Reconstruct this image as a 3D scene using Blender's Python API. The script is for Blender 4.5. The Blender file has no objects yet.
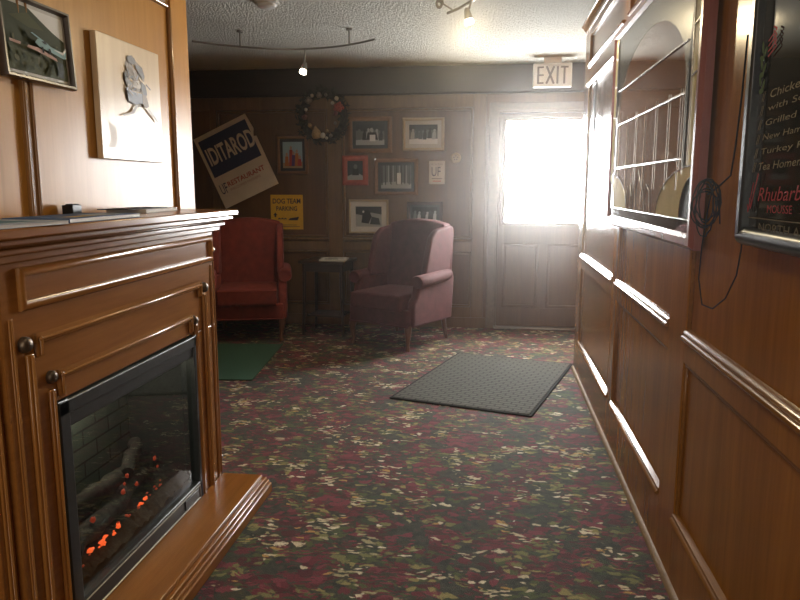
import bpy, math, random
from mathutils import Vector, Matrix
C = bpy.context.scene.collection
SC = bpy.context.scene
PI = math.pi
R = math.radians

# ------------------------------------------------------------------ camera, world, lights, exposure
cam_data = bpy.data.cameras.new('camera')
cam_data.sensor_width = 36.0
cam_data.lens = 700.0 / 800.0 * 36.0
cam_data.clip_start = 0.02
cam = bpy.data.objects.new('camera', cam_data)
C.objects.link(cam)
pitch, yaw = R(9.17), R(7.472)
fw = Vector((-math.sin(yaw) * math.cos(pitch), math.cos(yaw) * math.cos(pitch), -math.sin(pitch)))
rt = Vector((math.cos(yaw), math.sin(yaw), 0))
up = rt.cross(fw)
m = Matrix((rt, up, -fw)).transposed().to_4x4()
m.translation = Vector((0, 0, 1.35))
cam.matrix_world = m
SC.camera = cam

world = bpy.data.worlds.new('world')
SC.world = world
world.use_nodes = True
bg = world.node_tree.nodes['Background']
bg.inputs[0].default_value = (0.97, 0.985, 1.0, 1)
bg.inputs[1].default_value = 34.0

SC.view_settings.view_transform = 'Standard'
SC.view_settings.look = 'None'
SC.view_settings.gamma = 1.0
SC.view_settings.exposure = 0.12
SC.view_settings.use_curve_mapping = False
SC.cycles.use_denoising = True
SC.cycles.max_bounces = 8
SC.cycles.sample_clamp_indirect = 6.0
SC.cycles.volume_bounces = 0
SC.cycles.caustics_reflective = False


def area_light(name, loc, target, sx, sy, power, col):
    d = bpy.data.lights.new(name, 'AREA')
    d.shape = 'RECTANGLE'
    d.size, d.size_y = sx, sy
    d.energy = power
    d.color = col
    o = bpy.data.objects.new(name, d)
    C.objects.link(o)
    o.location = loc
    o.rotation_euler = (Vector(target) - Vector(loc)).to_track_quat('-Z', 'Y').to_euler()
    return o


# daylight at the door window, added rear fill, ceiling lamp behind, added corridor fill
area_light('door_daylight', (0.47, 6.93, 1.5), (0.2, 0, 2.1), 0.72, 0.98, 105.0, (1.0, 0.985, 0.95))
area_light('rear_fill_light', (-0.45, -3.3, 1.45), (-0.45, 3, 1.9), 1.6, 1.3, 36.0, (1.0, 0.93, 0.80))  # added fill light behind the camera; the rear wall has no window
area_light('rear_ceiling_lamp', (-0.35, -0.6, 2.38), (-0.35, -0.6, 0), 0.6, 0.6, 15.0, (1.0, 0.84, 0.60))
area_light('corridor_fill_light', (-0.45, 1.7, 2.42), (-0.45, 1.7, 0), 0.4, 0.4, 2.5, (1.0, 0.84, 0.60))  # added downlight without a fixture, brightens the corridor from out of view


def spot(name, loc, target, power, col, angle, blend=0.6, size=0.03):
    d = bpy.data.lights.new(name, 'SPOT')
    d.energy = power
    d.color = col
    d.spot_size = R(angle)
    d.spot_blend = blend
    d.shadow_soft_size = size
    o = bpy.data.objects.new(name, d)
    C.objects.link(o)
    o.location = loc
    o.rotation_euler = (Vector(target) - Vector(loc)).to_track_quat('-Z', 'Y').to_euler()
    return o


# ------------------------------------------------------------------ materials
def lin(c):
    if isinstance(c, str):
        c = [int(c[i:i + 2], 16) / 255 for i in (0, 2, 4)]
        c = [x / 12.92 if x <= 0.04045 else ((x + 0.055) / 1.055) ** 2.4 for x in c]
    return (c[0], c[1], c[2], 1)


def nm(name):
    mt = bpy.data.materials.new(name)
    mt.use_nodes = True
    nt = mt.node_tree
    return mt, nt, nt.nodes['Principled BSDF']


def N(nt, t, **kw):
    n = nt.nodes.new(t)
    for k, v in kw.items():
        if k.startswith('i_'):
            n.inputs[k[2:].replace('_', ' ')].default_value = v
        else:
            setattr(n, k, v)
    return n


def ramp(nt, stops, interp='LINEAR'):
    r = nt.nodes.new('ShaderNodeValToRGB')
    cr = r.color_ramp
    cr.interpolation = interp
    while len(cr.elements) < len(stops):
        cr.elements.new(0.5)
    for e, (p, c) in zip(cr.elements, stops):
        e.position = p
        e.color = lin(c)
    return r


def plain(name, col, rough=0.5, metal=0.0, coat=0.0, noise=0.0, nscale=30, bump=0.0, spec=0.5):
    mt, nt, b = nm(name)
    c = lin(col)
    b.inputs['Base Color'].default_value = c
    b.inputs['Roughness'].default_value = rough
    b.inputs['Metallic'].default_value = metal
    b.inputs['Coat Weight'].default_value = coat
    b.inputs['Specular IOR Level'].default_value = spec
    if coat:
        b.inputs['Coat Roughness'].default_value = 0.08
    if noise or bump:
        tc = N(nt, 'ShaderNodeTexCoord')
        nz = N(nt, 'ShaderNodeTexNoise', i_Scale=nscale, i_Detail=4.0)
        nt.links.new(tc.outputs['Object'], nz.inputs['Vector'])
        if noise:
            r = ramp(nt, [(0.3, [x * (1 - noise) for x in c[:3]]), (0.7, [min(1, x * (1 + noise)) for x in c[:3]])])
            nt.links.new(nz.outputs['Fac'], r.inputs['Fac'])
            nt.links.new(r.outputs['Color'], b.inputs['Base Color'])
        if bump:
            bp = N(nt, 'ShaderNodeBump', i_Strength=bump, i_Distance=0.004)
            nt.links.new(nz.outputs['Fac'], bp.inputs['Height'])
            nt.links.new(bp.outputs['Normal'], b.inputs['Normal'])
    return mt


def wood(name, dark, light, rough=0.3, axis='Z', scale=9.0, coat=0.0, bump=0.05, spec=0.5):
    """varnished wood whose grain runs along an axis"""
    mt, nt, b = nm(name)
    tc = N(nt, 'ShaderNodeTexCoord')
    mp = N(nt, 'ShaderNodeMapping')
    s = {'X': (0.07, 1, 1), 'Y': (1, 0.07, 1), 'Z': (1, 1, 0.07)}[axis]
    mp.inputs['Scale'].default_value = s
    nt.links.new(tc.outputs['Object'], mp.inputs['Vector'])
    n1 = N(nt, 'ShaderNodeTexNoise', i_Scale=scale, i_Detail=6.0, i_Roughness=0.62, i_Distortion=0.8)
    n2 = N(nt, 'ShaderNodeTexNoise', i_Scale=scale * 9, i_Detail=3.0)
    for n in (n1, n2):
        nt.links.new(mp.outputs['Vector'], n.inputs['Vector'])
    mx = N(nt, 'ShaderNodeMix')
    mx.inputs['Factor'].default_value = 0.35
    nt.links.new(n1.outputs['Fac'], mx.inputs[2])
    nt.links.new(n2.outputs['Fac'], mx.inputs[3])
    r = ramp(nt, [(0.3, dark), (0.68, light)])
    nt.links.new(mx.outputs[0], r.inputs['Fac'])
    nt.links.new(r.outputs['Color'], b.inputs['Base Color'])
    b.inputs['Roughness'].default_value = rough
    b.inputs['Specular IOR Level'].default_value = spec
    b.inputs['Coat Weight'].default_value = coat
    b.inputs['Coat Roughness'].default_value = 0.12
    bp = N(nt, 'ShaderNodeBump', i_Strength=bump, i_Distance=0.003)
    nt.links.new(mx.outputs[0], bp.inputs['Height'])
    nt.links.new(bp.outputs['Normal'], b.inputs['Normal'])
    return mt


def carpet_mat():
    """dark carpet strewn with burgundy, olive, gold and cream leaf clusters"""
    mt, nt, b = nm('leaf_carpet')
    L = nt.links.new
    tc = N(nt, 'ShaderNodeTexCoord')
    base = N(nt, 'ShaderNodeMapping')
    L(tc.outputs['Object'], base.inputs['Vector'])
    warp = N(nt, 'ShaderNodeTexNoise', i_Scale=9.0, i_Detail=2.0)
    L(base.outputs['Vector'], warp.inputs['Vector'])
    wsub = N(nt, 'ShaderNodeVectorMath', operation='SUBTRACT')
    wsub.inputs[1].default_value = (0.5, 0.5, 0.5)
    L(warp.outputs['Color'], wsub.inputs[0])
    wscl = N(nt, 'ShaderNodeVectorMath', operation='SCALE')
    wscl.inputs['Scale'].default_value = 0.09
    L(wsub.outputs[0], wscl.inputs[0])
    wadd = N(nt, 'ShaderNodeVectorMath', operation='ADD')
    L(base.outputs['Vector'], wadd.inputs[0])
    L(wscl.outputs[0], wadd.inputs[1])

    def layer(prev, rot, sc, scale, stops, thr, veins=True, gscale=5.0, glo=0.42, ghi=0.5, seed=0.0):
        mp = N(nt, 'ShaderNodeMapping')
        mp.inputs['Rotation'].default_value = (0, 0, rot)
        mp.inputs['Scale'].default_value = (sc[0], sc[1], 1)
        mp.inputs['Location'].default_value = (seed, seed * 1.7, 0)
        L(wadd.outputs[0], mp.inputs['Vector'])
        v = N(nt, 'ShaderNodeTexVoronoi', voronoi_dimensions='2D', i_Scale=scale * 1.12)
        v.inputs['Randomness'].default_value = 0.9
        L(mp.outputs['Vector'], v.inputs['Vector'])
        sep = N(nt, 'ShaderNodeSeparateColor')
        L(v.outputs['Color'], sep.inputs[0])
        col = ramp(nt, stops, 'CONSTANT')
        L(sep.outputs[0], col.inputs['Fac'])
        lt = N(nt, 'ShaderNodeMapRange', i_From_Min=thr, i_From_Max=thr * 0.55)
        rg = N(nt, 'ShaderNodeTexNoise', i_Scale=62.0, i_Detail=3.0)
        L(base.outputs['Vector'], rg.inputs['Vector'])
        rm = N(nt, 'ShaderNodeMapRange', i_From_Min=0.3, i_From_Max=0.7, i_To_Min=0.45, i_To_Max=1.6)
        L(rg.outputs['Fac'], rm.inputs['Value'])
        rmul = N(nt, 'ShaderNodeMath', operation='MULTIPLY')
        L(v.outputs['Distance'], rmul.inputs[0])
        L(rm.outputs[0], rmul.inputs[1])
        L(rmul.outputs[0], lt.inputs['Value'])
        # cluster mask so that leaves come in groups
        g = N(nt, 'ShaderNodeTexNoise', i_Scale=gscale, i_Detail=1.0)
        gm = N(nt, 'ShaderNodeMapping')
        gm.inputs['Location'].default_value = (seed * 3.1 + 7, seed, 0)
        L(base.outputs['Vector'], gm.inputs['Vector'])
        L(gm.outputs['Vector'], g.inputs['Vector'])
        gr = N(nt, 'ShaderNodeMapRange', i_From_Min=glo, i_From_Max=ghi)
        L(g.outputs['Fac'], gr.inputs['Value'])
        gt = N(nt, 'ShaderNodeMath', operation='GREATER_THAN')
        L(gr.outputs[0], gt.inputs[0])
        L(sep.outputs[1], gt.inputs[1])
        mul = N(nt, 'ShaderNodeMath', operation='MULTIPLY')
        L(lt.outputs[0], mul.inputs[0])
        L(gt.outputs[0], mul.inputs[1])
        mix = N(nt, 'ShaderNodeMix', data_type='RGBA')
        L(mul.outputs[0], mix.inputs[0])
        L(prev, mix.inputs[6])
        L(col.outputs['Color'], mix.inputs[7])
        return mix.outputs[2]

    nz = N(nt, 'ShaderNodeTexNoise', i_Scale=26.0, i_Detail=4.0)
    L(base.outputs['Vector'], nz.inputs['Vector'])
    r0 = ramp(nt, [(0.35, (0.010, 0.014, 0.010)), (0.6, (0.034, 0.040, 0.024)), (0.75, (0.07, 0.02, 0.022))])
    L(nz.outputs['Fac'], r0.inputs['Fac'])
    burg = [(0.0, (0.105, 0.010, 0.018)), (0.35, (0.055, 0.006, 0.010)), (0.6, (0.15, 0.022, 0.032)), (0.85, (0.03, 0.03, 0.015))]
    green = [(0.0, (0.050, 0.070, 0.018)), (0.4, (0.14, 0.14, 0.042)), (0.65, (0.025, 0.045, 0.018)), (0.85, (0.22, 0.19, 0.06))]
    cream = [(0.0, (0.48, 0.42, 0.27)), (0.4, (0.30, 0.27, 0.14)), (0.7, (0.38, 0.22, 0.06)), (0.85, (0.58, 0.53, 0.38))]
    o = r0.outputs['Color']
    o = layer(o, 0.7, (1, 1.5), 15.0, burg, 0.75, gscale=5.0, glo=0.40, ghi=0.55, seed=1.3)
    o = layer(o, -0.6, (1, 2.0), 17.0, green, 0.62, gscale=6.0, glo=0.44, ghi=0.62, seed=4.7)
    o = layer(o, 0.35, (1, 2.3), 24.0, burg, 0.5, gscale=7.0, glo=0.45, ghi=0.62, seed=8.1)
    o = layer(o, 0.9, (1, 2.6), 15.0, cream, 0.46, gscale=5.5, glo=0.55, ghi=0.78, seed=2.9)
    o = layer(o, -0.5, (1, 2.6), 17.0, cream, 0.42, gscale=5.5, glo=0.56, ghi=0.80, seed=6.2)
    fine = N(nt, 'ShaderNodeTexNoise', i_Scale=260.0, i_Detail=2.0)
    L(base.outputs['Vector'], fine.inputs['Vector'])
    fr = N(nt, 'ShaderNodeMapRange', i_To_Min=0.55, i_To_Max=1.85, i_From_Min=0.25, i_From_Max=0.75)
    L(fine.outputs['Fac'], fr.inputs['Value'])
    sc = N(nt, 'ShaderNodeVectorMath', operation='SCALE')
    L(o, sc.inputs[0])
    L(fr.outputs[0], sc.inputs['Scale'])
    L(sc.outputs[0], b.inputs['Base Color'])
    b.inputs['Roughness'].default_value = 0.85
    b.inputs['Specular IOR Level'].default_value = 0.25
    b.inputs['Sheen Weight'].default_value = 0.08
    b.inputs['Sheen Roughness'].default_value = 0.45
    bp = N(nt, 'ShaderNodeBump', i_Strength=0.5, i_Distance=0.006)
    L(fine.outputs['Fac'], bp.inputs['Height'])
    L(bp.outputs['Normal'], b.inputs['Normal'])
    return mt


def popcorn_mat():
    mt, nt, b = nm('popcorn_ceiling')
    L = nt.links.new
    tc = N(nt, 'ShaderNodeTexCoord')
    v = N(nt, 'ShaderNodeTexVoronoi', i_Scale=70.0)
    n = N(nt, 'ShaderNodeTexNoise', i_Scale=95.0, i_Detail=3.0, i_Roughness=0.65)
    L(tc.outputs['Object'], v.inputs['Vector'])
    L(tc.outputs['Object'], n.inputs['Vector'])
    mm = N(nt, 'ShaderNodeMath', operation='SUBTRACT')
    L(n.outputs['Fac'], mm.inputs[0])
    L(v.outputs['Distance'], mm.inputs[1])
    bp = N(nt, 'ShaderNodeBump', i_Strength=1.0, i_Distance=0.03)
    L(mm.outputs[0], bp.inputs['Height'])
    L(bp.outputs['Normal'], b.inputs['Normal'])
    b.inputs['Base Color'].default_value = (0.84, 0.85, 0.78, 1)
    b.inputs['Roughness'].default_value = 0.9
    return mt


def fabric_mat(name, dark, light):
    mt, nt, b = nm(name)
    L = nt.links.new
    tc = N(nt, 'ShaderNodeTexCoord')
    n = N(nt, 'ShaderNodeTexNoise', i_Scale=14.0, i_Detail=4.0)
    f = N(nt, 'ShaderNodeTexNoise', i_Scale=320.0, i_Detail=1.0)
    for q in (n, f):
        L(tc.outputs['Object'], q.inputs['Vector'])
    r = ramp(nt, [(0.3, dark), (0.7, light)])
    L(n.outputs['Fac'], r.inputs['Fac'])
    L(r.outputs['Color'], b.inputs['Base Color'])
    b.inputs['Roughness'].default_value = 0.8
    b.inputs['Sheen Weight'].default_value = 0.15
    b.inputs['Sheen Roughness'].default_value = 0.4
    b.inputs['Sheen Tint'].default_value = (1.0, 0.55, 0.55, 1)
    bp = N(nt, 'ShaderNodeBump', i_Strength=0.25, i_Distance=0.003)
    L(f.outputs['Fac'], bp.inputs['Height'])
    L(bp.outputs['Normal'], b.inputs['Normal'])
    return mt


def glass_mat(name, tint=(1, 1, 1), ior=1.5, rough=0.0):
    mt = bpy.data.materials.new(name)
    mt.use_nodes = True
    nt = mt.node_tree
    nt.nodes.clear()
    out = N(nt, 'ShaderNodeOutputMaterial')
    tr = N(nt, 'ShaderNodeBsdfTransparent')
    tr.inputs[0].default_value = lin(tint)
    gl = N(nt, 'ShaderNodeBsdfGlossy')
    gl.inputs['Roughness'].default_value = rough
    fr = N(nt, 'ShaderNodeFresnel')
    fr.inputs[0].default_value = ior
    mx = N(nt, 'ShaderNodeMixShader')
    ge = N(nt, 'ShaderNodeNewGeometry')
    sb = N(nt, 'ShaderNodeMath', operation='SUBTRACT')
    sb.inputs[0].default_value = 1.0
    nt.links.new(ge.outputs['Backfacing'], sb.inputs[1])
    ml = N(nt, 'ShaderNodeMath', operation='MULTIPLY')
    nt.links.new(fr.outputs[0], ml.inputs[0])
    nt.links.new(sb.outputs[0], ml.inputs[1])
    nt.links.new(ml.outputs[0], mx.inputs[0])
    nt.links.new(tr.outputs[0], mx.inputs[1])
    nt.links.new(gl.outputs[0], mx.inputs[2])
    nt.links.new(mx.outputs[0], out.inputs['Surface'])
    return mt


def emit_mat(name, col, s):
    mt, nt, b = nm(name)
    b.inputs['Base Color'].default_value = lin(col)
    b.inputs['Emission Color'].default_value = lin(col)
    b.inputs['Emission Strength'].default_value = s
    return mt


def brick_mat():
    mt, nt, b = nm('firebox_brick')
    L = nt.links.new
    tc = N(nt, 'ShaderNodeTexCoord')
    mp = N(nt, 'ShaderNodeMapping')
    mp.inputs['Rotation'].default_value = (R(90), 0, 0)
    L(tc.outputs['Object'], mp.inputs['Vector'])
    br = N(nt, 'ShaderNodeTexBrick', i_Scale=1.0)
    br.inputs['Color1'].default_value = (0.10, 0.115, 0.10, 1)
    br.inputs['Color2'].default_value = (0.07, 0.085, 0.075, 1)
    br.inputs['Mortar'].default_value = (0.022, 0.026, 0.024, 1)
    br.inputs['Mortar Size'].default_value = 0.004
    br.inputs['Brick Width'].default_value = 0.17
    br.inputs['Row Height'].default_value = 0.06
    L(mp.outputs['Vector'], br.inputs['Vector'])
    L(br.outputs['Color'], b.inputs['Base Color'])
    b.inputs['Roughness'].default_value = 0.8
    return mt


def mat_weave(name, c1, c2, scale):
    """ribbed rubber-backed floor mat with a fine block pattern"""
    mt, nt, b = nm(name)
    L = nt.links.new
    tc = N(nt, 'ShaderNodeTexCoord')
    br = N(nt, 'ShaderNodeTexBrick', i_Scale=scale)
    br.inputs['Color1'].default_value = lin(c1)
    br.inputs['Color2'].default_value = lin(c1)
    br.inputs['Mortar'].default_value = lin(c2)
    br.inputs['Mortar Size'].default_value = 0.035
    L(tc.outputs['Object'], br.inputs['Vector'])
    nz = N(nt, 'ShaderNodeTexNoise', i_Scale=300.0)
    L(tc.outputs['Object'], nz.inputs['Vector'])
    mix = N(nt, 'ShaderNodeMix', data_type='RGBA', blend_type='MULTIPLY')
    mix.inputs[0].default_value = 0.6
    L(br.outputs['Color'], mix.inputs[6])
    L(nz.outputs['Color'], mix.inputs[7])
    L(mix.outputs[2], b.inputs['Base Color'])
    b.inputs['Roughness'].default_value = 0.9
    b.inputs['Specular IOR Level'].default_value = 0.15
    bp = N(nt, 'ShaderNodeBump', i_Strength=0.8, i_Distance=0.006)
    bp.invert = True
    L(br.outputs['Fac'], bp.inputs['Height'])
    L(bp.outputs['Normal'], b.inputs['Normal'])
    return mt


M = {}
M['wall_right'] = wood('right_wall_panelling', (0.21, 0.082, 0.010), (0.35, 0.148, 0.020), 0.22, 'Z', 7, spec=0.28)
M['wall_left'] = wood('lit_left_wall_panelling', (0.39, 0.18, 0.030), (0.53, 0.265, 0.058), 0.33, 'Z', 7, spec=0.2)  # same wood as the right wall, its warm lighting put into the colour
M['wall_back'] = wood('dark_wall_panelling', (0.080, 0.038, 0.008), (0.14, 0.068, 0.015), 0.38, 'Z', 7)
M['trim_right'] = wood('right_wall_moulding', (0.17, 0.070, 0.012), (0.28, 0.125, 0.026), 0.16, 'Y', 12)
M['trim_left'] = wood('left_wall_moulding', (0.22, 0.105, 0.028), (0.32, 0.165, 0.05), 0.2, 'Z', 12)
M['trim_back'] = wood('back_wall_moulding', (0.105, 0.055, 0.015), (0.18, 0.098, 0.028), 0.32, 'Z', 12)
M['header'] = wood('dark_header_board', (0.022, 0.013, 0.008), (0.042, 0.025, 0.016), 0.4, 'X', 8)
M['door'] = wood('door_wood', (0.085, 0.045, 0.016), (0.15, 0.082, 0.032), 0.35, 'Z', 8)
M['mantel'] = wood('cherry_mantel', (0.23, 0.088, 0.019), (0.33, 0.138, 0.033), 0.2, 'X', 9)
M['mantel_v'] = wood('cherry_upright', (0.23, 0.088, 0.019), (0.33, 0.138, 0.033), 0.2, 'Z', 9)
M['mantel_trim'] = wood('cherry_moulding', (0.29, 0.122, 0.028), (0.40, 0.18, 0.048), 0.17, 'X', 12)
M['mantel_trim_v'] = wood('cherry_upright_moulding', (0.29, 0.122, 0.028), (0.40, 0.18, 0.048), 0.17, 'Z', 12)
M['carpet'] = carpet_mat()
M['ceiling'] = popcorn_mat()
M['black_metal'] = plain('black_metal', (0.018, 0.022, 0.024), 0.35, noise=0.2)
M['black_paint'] = plain('black_frame_paint', (0.012, 0.016, 0.018), 0.28)
M['firebox'] = plain('firebox_interior', (0.02, 0.022, 0.021), 0.8, noise=0.3)
M['brick'] = brick_mat()
M['log'] = plain('charred_log', (0.05, 0.042, 0.037), 0.9, noise=0.6, nscale=40, bump=1.0)
M['ash'] = plain('ash_bed', (0.045, 0.042, 0.038), 0.95, noise=0.6, nscale=60, bump=1.0)
M['ember'] = emit_mat('glowing_ember', (1.0, 0.11, 0.025), 1.6)
M['ember_dim'] = emit_mat('dim_ember', (0.6, 0.06, 0.02), 0.35)
M['brass'] = plain('antique_brass', (0.13, 0.10, 0.075), 0.4, 0.8, noise=0.3, nscale=60)
M['chrome'] = plain('brushed_nickel', (0.38, 0.36, 0.32), 0.3, 1.0)
M['glass'] = glass_mat('clear_glass')
M['fire_glass'] = glass_mat('fireplace_glass', (0.72, 0.78, 0.76))
M['fabric_red'] = fabric_mat('red_velvet', (0.155, 0.017, 0.008), (0.22, 0.029, 0.013))
M['fabric_burg'] = fabric_mat('burgundy_velvet', (0.066, 0.011, 0.012), (0.105, 0.021, 0.022))
M['dark_wood'] = wood('dark_table_wood', (0.018, 0.012, 0.009), (0.045, 0.028, 0.02), 0.3, 'X', 10)
M['leg_wood'] = wood('mahogany_leg', (0.09, 0.035, 0.017), (0.16, 0.065, 0.032), 0.3, 'Z', 14)
M['doormat'] = mat_weave('grey_ribbed_mat', (0.15, 0.148, 0.125), (0.065, 0.064, 0.055), 6.0)
M['rubber'] = plain('black_rubber', (0.02, 0.02, 0.02), 0.9, spec=0.1)
M['green_mat'] = plain('green_turf_mat', (0.028, 0.085, 0.045), 0.9, noise=0.25, nscale=200, bump=0.5)
M['white'] = plain('white_plastic', (0.82, 0.82, 0.80), 0.4)
M['paper'] = plain('white_paper', (0.62, 0.60, 0.55), 0.6, noise=0.05, nscale=10)
M['cream'] = plain('cream_board', (0.70, 0.62, 0.50), 0.6, noise=0.06, nscale=8)
M['matboard'] = plain('ivory_mat_board', (0.48, 0.46, 0.40), 0.6)
M['yellow'] = plain('yellow_sign', (0.68, 0.40, 0.012), 0.5, noise=0.05)
M['navy'] = plain('navy_ink', (0.012, 0.018, 0.075), 0.5)
M['red_ink'] = plain('red_ink', (0.42, 0.06, 0.035), 0.5)
M['black_ink'] = plain('black_ink', (0.015, 0.015, 0.015), 0.5)
M['grey_ink'] = plain('grey_ink', (0.10, 0.10, 0.10), 0.5)
M['brown_frame'] = wood('brown_frame_wood', (0.15, 0.070, 0.024), (0.24, 0.115, 0.042), 0.4, 'X', 14)
M['red_frame'] = plain('red_frame_paint', (0.33, 0.052, 0.018), 0.4, noise=0.15)
M['dark_frame'] = wood('dark_frame_wood', (0.03, 0.017, 0.01), (0.06, 0.035, 0.02), 0.3, 'X', 14)
M['green_frame'] = plain('dark_green_mat_board', (0.022, 0.034, 0.028), 0.5)
M['pale_frame'] = wood('pale_frame_wood', (0.33, 0.25, 0.14), (0.45, 0.36, 0.22), 0.4, 'X', 14)
M['pink_frame'] = wood('rosy_frame_wood', (0.17, 0.050, 0.045), (0.25, 0.082, 0.072), 0.25, 'Z', 10)
M['birch'] = wood('pale_birch_board', (0.62, 0.47, 0.29), (0.76, 0.61, 0.41), 0.3, 'Z', 6)
M['came'] = plain('lead_came', (0.55, 0.55, 0.55), 0.22, 0.9)


def ink(name, col, rough=0.45, coat=0.0):
    return plain(name, col, 0.65, coat=coat, spec=0.2)


# ------------------------------------------------------------------ mesh building
class MB:
    def __init__(s):
        s.v, s.f, s.mi = [], [], []

    def add(s, vs, fs, k=0):
        n = len(s.v)
        s.v += [tuple(p) for p in vs]
        for f in fs:
            s.f.append([i + n for i in f])
            s.mi.append(k)
        return s

    def box(s, x0, x1, y0, y1, z0, z1, k=0, mat=None):
        vs = [(x, y, z) for x in (x0, x1) for y in (y0, y1) for z in (z0, z1)]
        if mat is not None:
            vs = [mat @ Vector(p) for p in vs]
        return s.add(vs, [(0, 1, 3, 2), (4, 6, 7, 5), (0, 4, 5, 1), (2, 3, 7, 6), (0, 2, 6, 4), (1, 5, 7, 3)], k)

    def prism(s, pts, a, b, axis='y', k=0):
        """polygon pts=(p,q) extruded from a to b along an axis"""
        def P(p, q, t):
            return {'y': (p, t, q), 'x': (t, p, q), 'z': (p, q, t)}[axis]
        n = len(pts)
        vs = [P(p, q, a) for p, q in pts] + [P(p, q, b) for p, q in pts]
        fs = [list(range(n))[::-1], list(range(n, 2 * n))]
        fs += [(i, (i + 1) % n, n + (i + 1) % n, n + i) for i in range(n)]
        return s.add(vs, fs, k)

    def tube(s, pts, r, n=10, k=0, caps=True, closed=False):
        pts = [Vector(p) for p in pts]
        rs = r if isinstance(r, (list, tuple)) else [r] * len(pts)
        vs, fs = [], []
        prev = None
        m_ = len(pts)
        for i, p in enumerate(pts):
            if closed:
                t = pts[(i + 1) % m_] - pts[i - 1]
            else:
                t = (pts[min(i + 1, m_ - 1)] - pts[max(i - 1, 0)])
            t.normalize()
            if prev is None:
                a = t.cross(Vector((0, 0, 1)))
                if a.length < 0.1:
                    a = t.cross(Vector((1, 0, 0)))
            else:
                a = prev - t * prev.dot(t)
            a.normalize()
            prev = a
            b = t.cross(a)
            for j in range(n):
                th = 2 * PI * j / n
                vs.append(p + (a * math.cos(th) + b * math.sin(th)) * rs[i])
        for i in range(m_ if closed else m_ - 1):
            i2 = (i + 1) % m_
            for j in range(n):
                fs.append((i * n + j, i * n + (j + 1) % n, i2 * n + (j + 1) % n, i2 * n + j))
        if caps and not closed:
            fs.append(list(range(n))[::-1])
            fs.append(list(range((m_ - 1) * n, m_ * n)))
        return s.add(vs, fs, k)

    def lathe(s, prof, o=(0, 0, 0), axis=(0, 0, 1), n=20, k=0):
        """prof=(r,t) revolved about an axis through o"""
        ax = Vector(axis).normalized()
        a = ax.cross(Vector((0, 1, 0)))
        if a.length < 0.1:
            a = ax.cross(Vector((1, 0, 0)))
        a.normalize()
        b = ax.cross(a)
        o = Vector(o)
        vs, fs = [], []
        for r, t in prof:
            for j in range(n):
                th = 2 * PI * j / n
                vs.append(o + ax * t + (a * math.cos(th) + b * math.sin(th)) * r)
        m_ = len(prof)
        for i in range(m_ - 1):
            for j in range(n):
                fs.append((i * n + j, i * n + (j + 1) % n, (i + 1) * n + (j + 1) % n, (i + 1) * n + j))
        fs.append(list(range(n))[::-1])
        fs.append(list(range((m_ - 1) * n, m_ * n)))
        return s.add(vs, fs, k)

    def ball(s, c, r, n=10, k=0, sq=(1, 1, 1), jit=0.0, rnd=None):
        c = Vector(c)
        vs, fs = [], []
        rows = max(4, n // 2)
        for i in range(rows + 1):
            ph = PI * i / rows
            for j in range(n):
                th = 2 * PI * j / n
                q = 1 + (rnd.uniform(-jit, jit) if rnd else 0)
                vs.append(c + Vector((math.sin(ph) * math.cos(th) * sq[0], math.sin(ph) * math.sin(th) * sq[1], math.cos(ph) * sq[2])) * r * q)
        for i in range(rows):
            for j in range(n):
                fs.append((i * n + j, i * n + (j + 1) % n, (i + 1) * n + (j + 1) % n, (i + 1) * n + j))
        return s.add(vs, fs, k)

    def frame(s, x0, x1, z0, z1, w, y0, y1, k=0, wb=None, ws=None):
        """rectangular frame in the x-z plane, mitred, width w, from y0 (front) to y1 (back); rounded front"""
        wb = wb or w
        ws = ws or w
        def ring(d, y):
            return [(x0 + ws * d, y, z0 + wb * d), (x1 - ws * d, y, z0 + wb * d), (x1 - ws * d, y, z1 - w * d), (x0 + ws * d, y, z1 - w * d)]
        ym = y0 + (y1 - y0) * 0.35
        rings = [ring(0, y1), ring(0, ym), ring(0.25, y0), ring(0.7, y0), ring(1, ym), ring(1, y1)]
        vs = [p for q in rings for p in q]
        fs = []
        for i in range(len(rings)):
            i2 = (i + 1) % len(rings)
            for j in range(4):
                fs.append((i * 4 + j, i * 4 + (j + 1) % 4, i2 * 4 + (j + 1) % 4, i2 * 4 + j))
        return s.add(vs, fs, k)

    def build(s, name, mats, parent=None, smooth=None, bevel=0.0, sub=0, seg=2):
        import bmesh
        me = bpy.data.meshes.new(name)
        me.from_pydata(s.v, [], s.f)
        if not isinstance(mats, (list, tuple)):
            mats = [mats]
        for q in mats:
            me.materials.append(q)
        for p, k in zip(me.polygons, s.mi):
            p.material_index = k
        bm = bmesh.new()
        bm.from_mesh(me)
        bmesh.ops.remove_doubles(bm, verts=bm.verts, dist=1e-6)
        bmesh.ops.recalc_face_normals(bm, faces=bm.faces)
        bm.to_mesh(me)
        bm.free()
        if smooth or bevel or sub:
            me.polygons.foreach_set('use_smooth', [True] * len(me.polygons))
            if not sub:
                me.set_sharp_from_angle(angle=R(smooth or 40))
        o = bpy.data.objects.new(name, me)
        C.objects.link(o)
        if parent is not None:
            o.parent = parent
        if bevel:
            b = o.modifiers.new('bevel', 'BEVEL')
            b.width = bevel
            b.segments = seg
            b.limit_method = 'ANGLE'
            b.angle_limit = R(40)
        if sub:
            q = o.modifiers.new('subdivision', 'SUBSURF')
            q.levels = q.render_levels = sub
        return o


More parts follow.
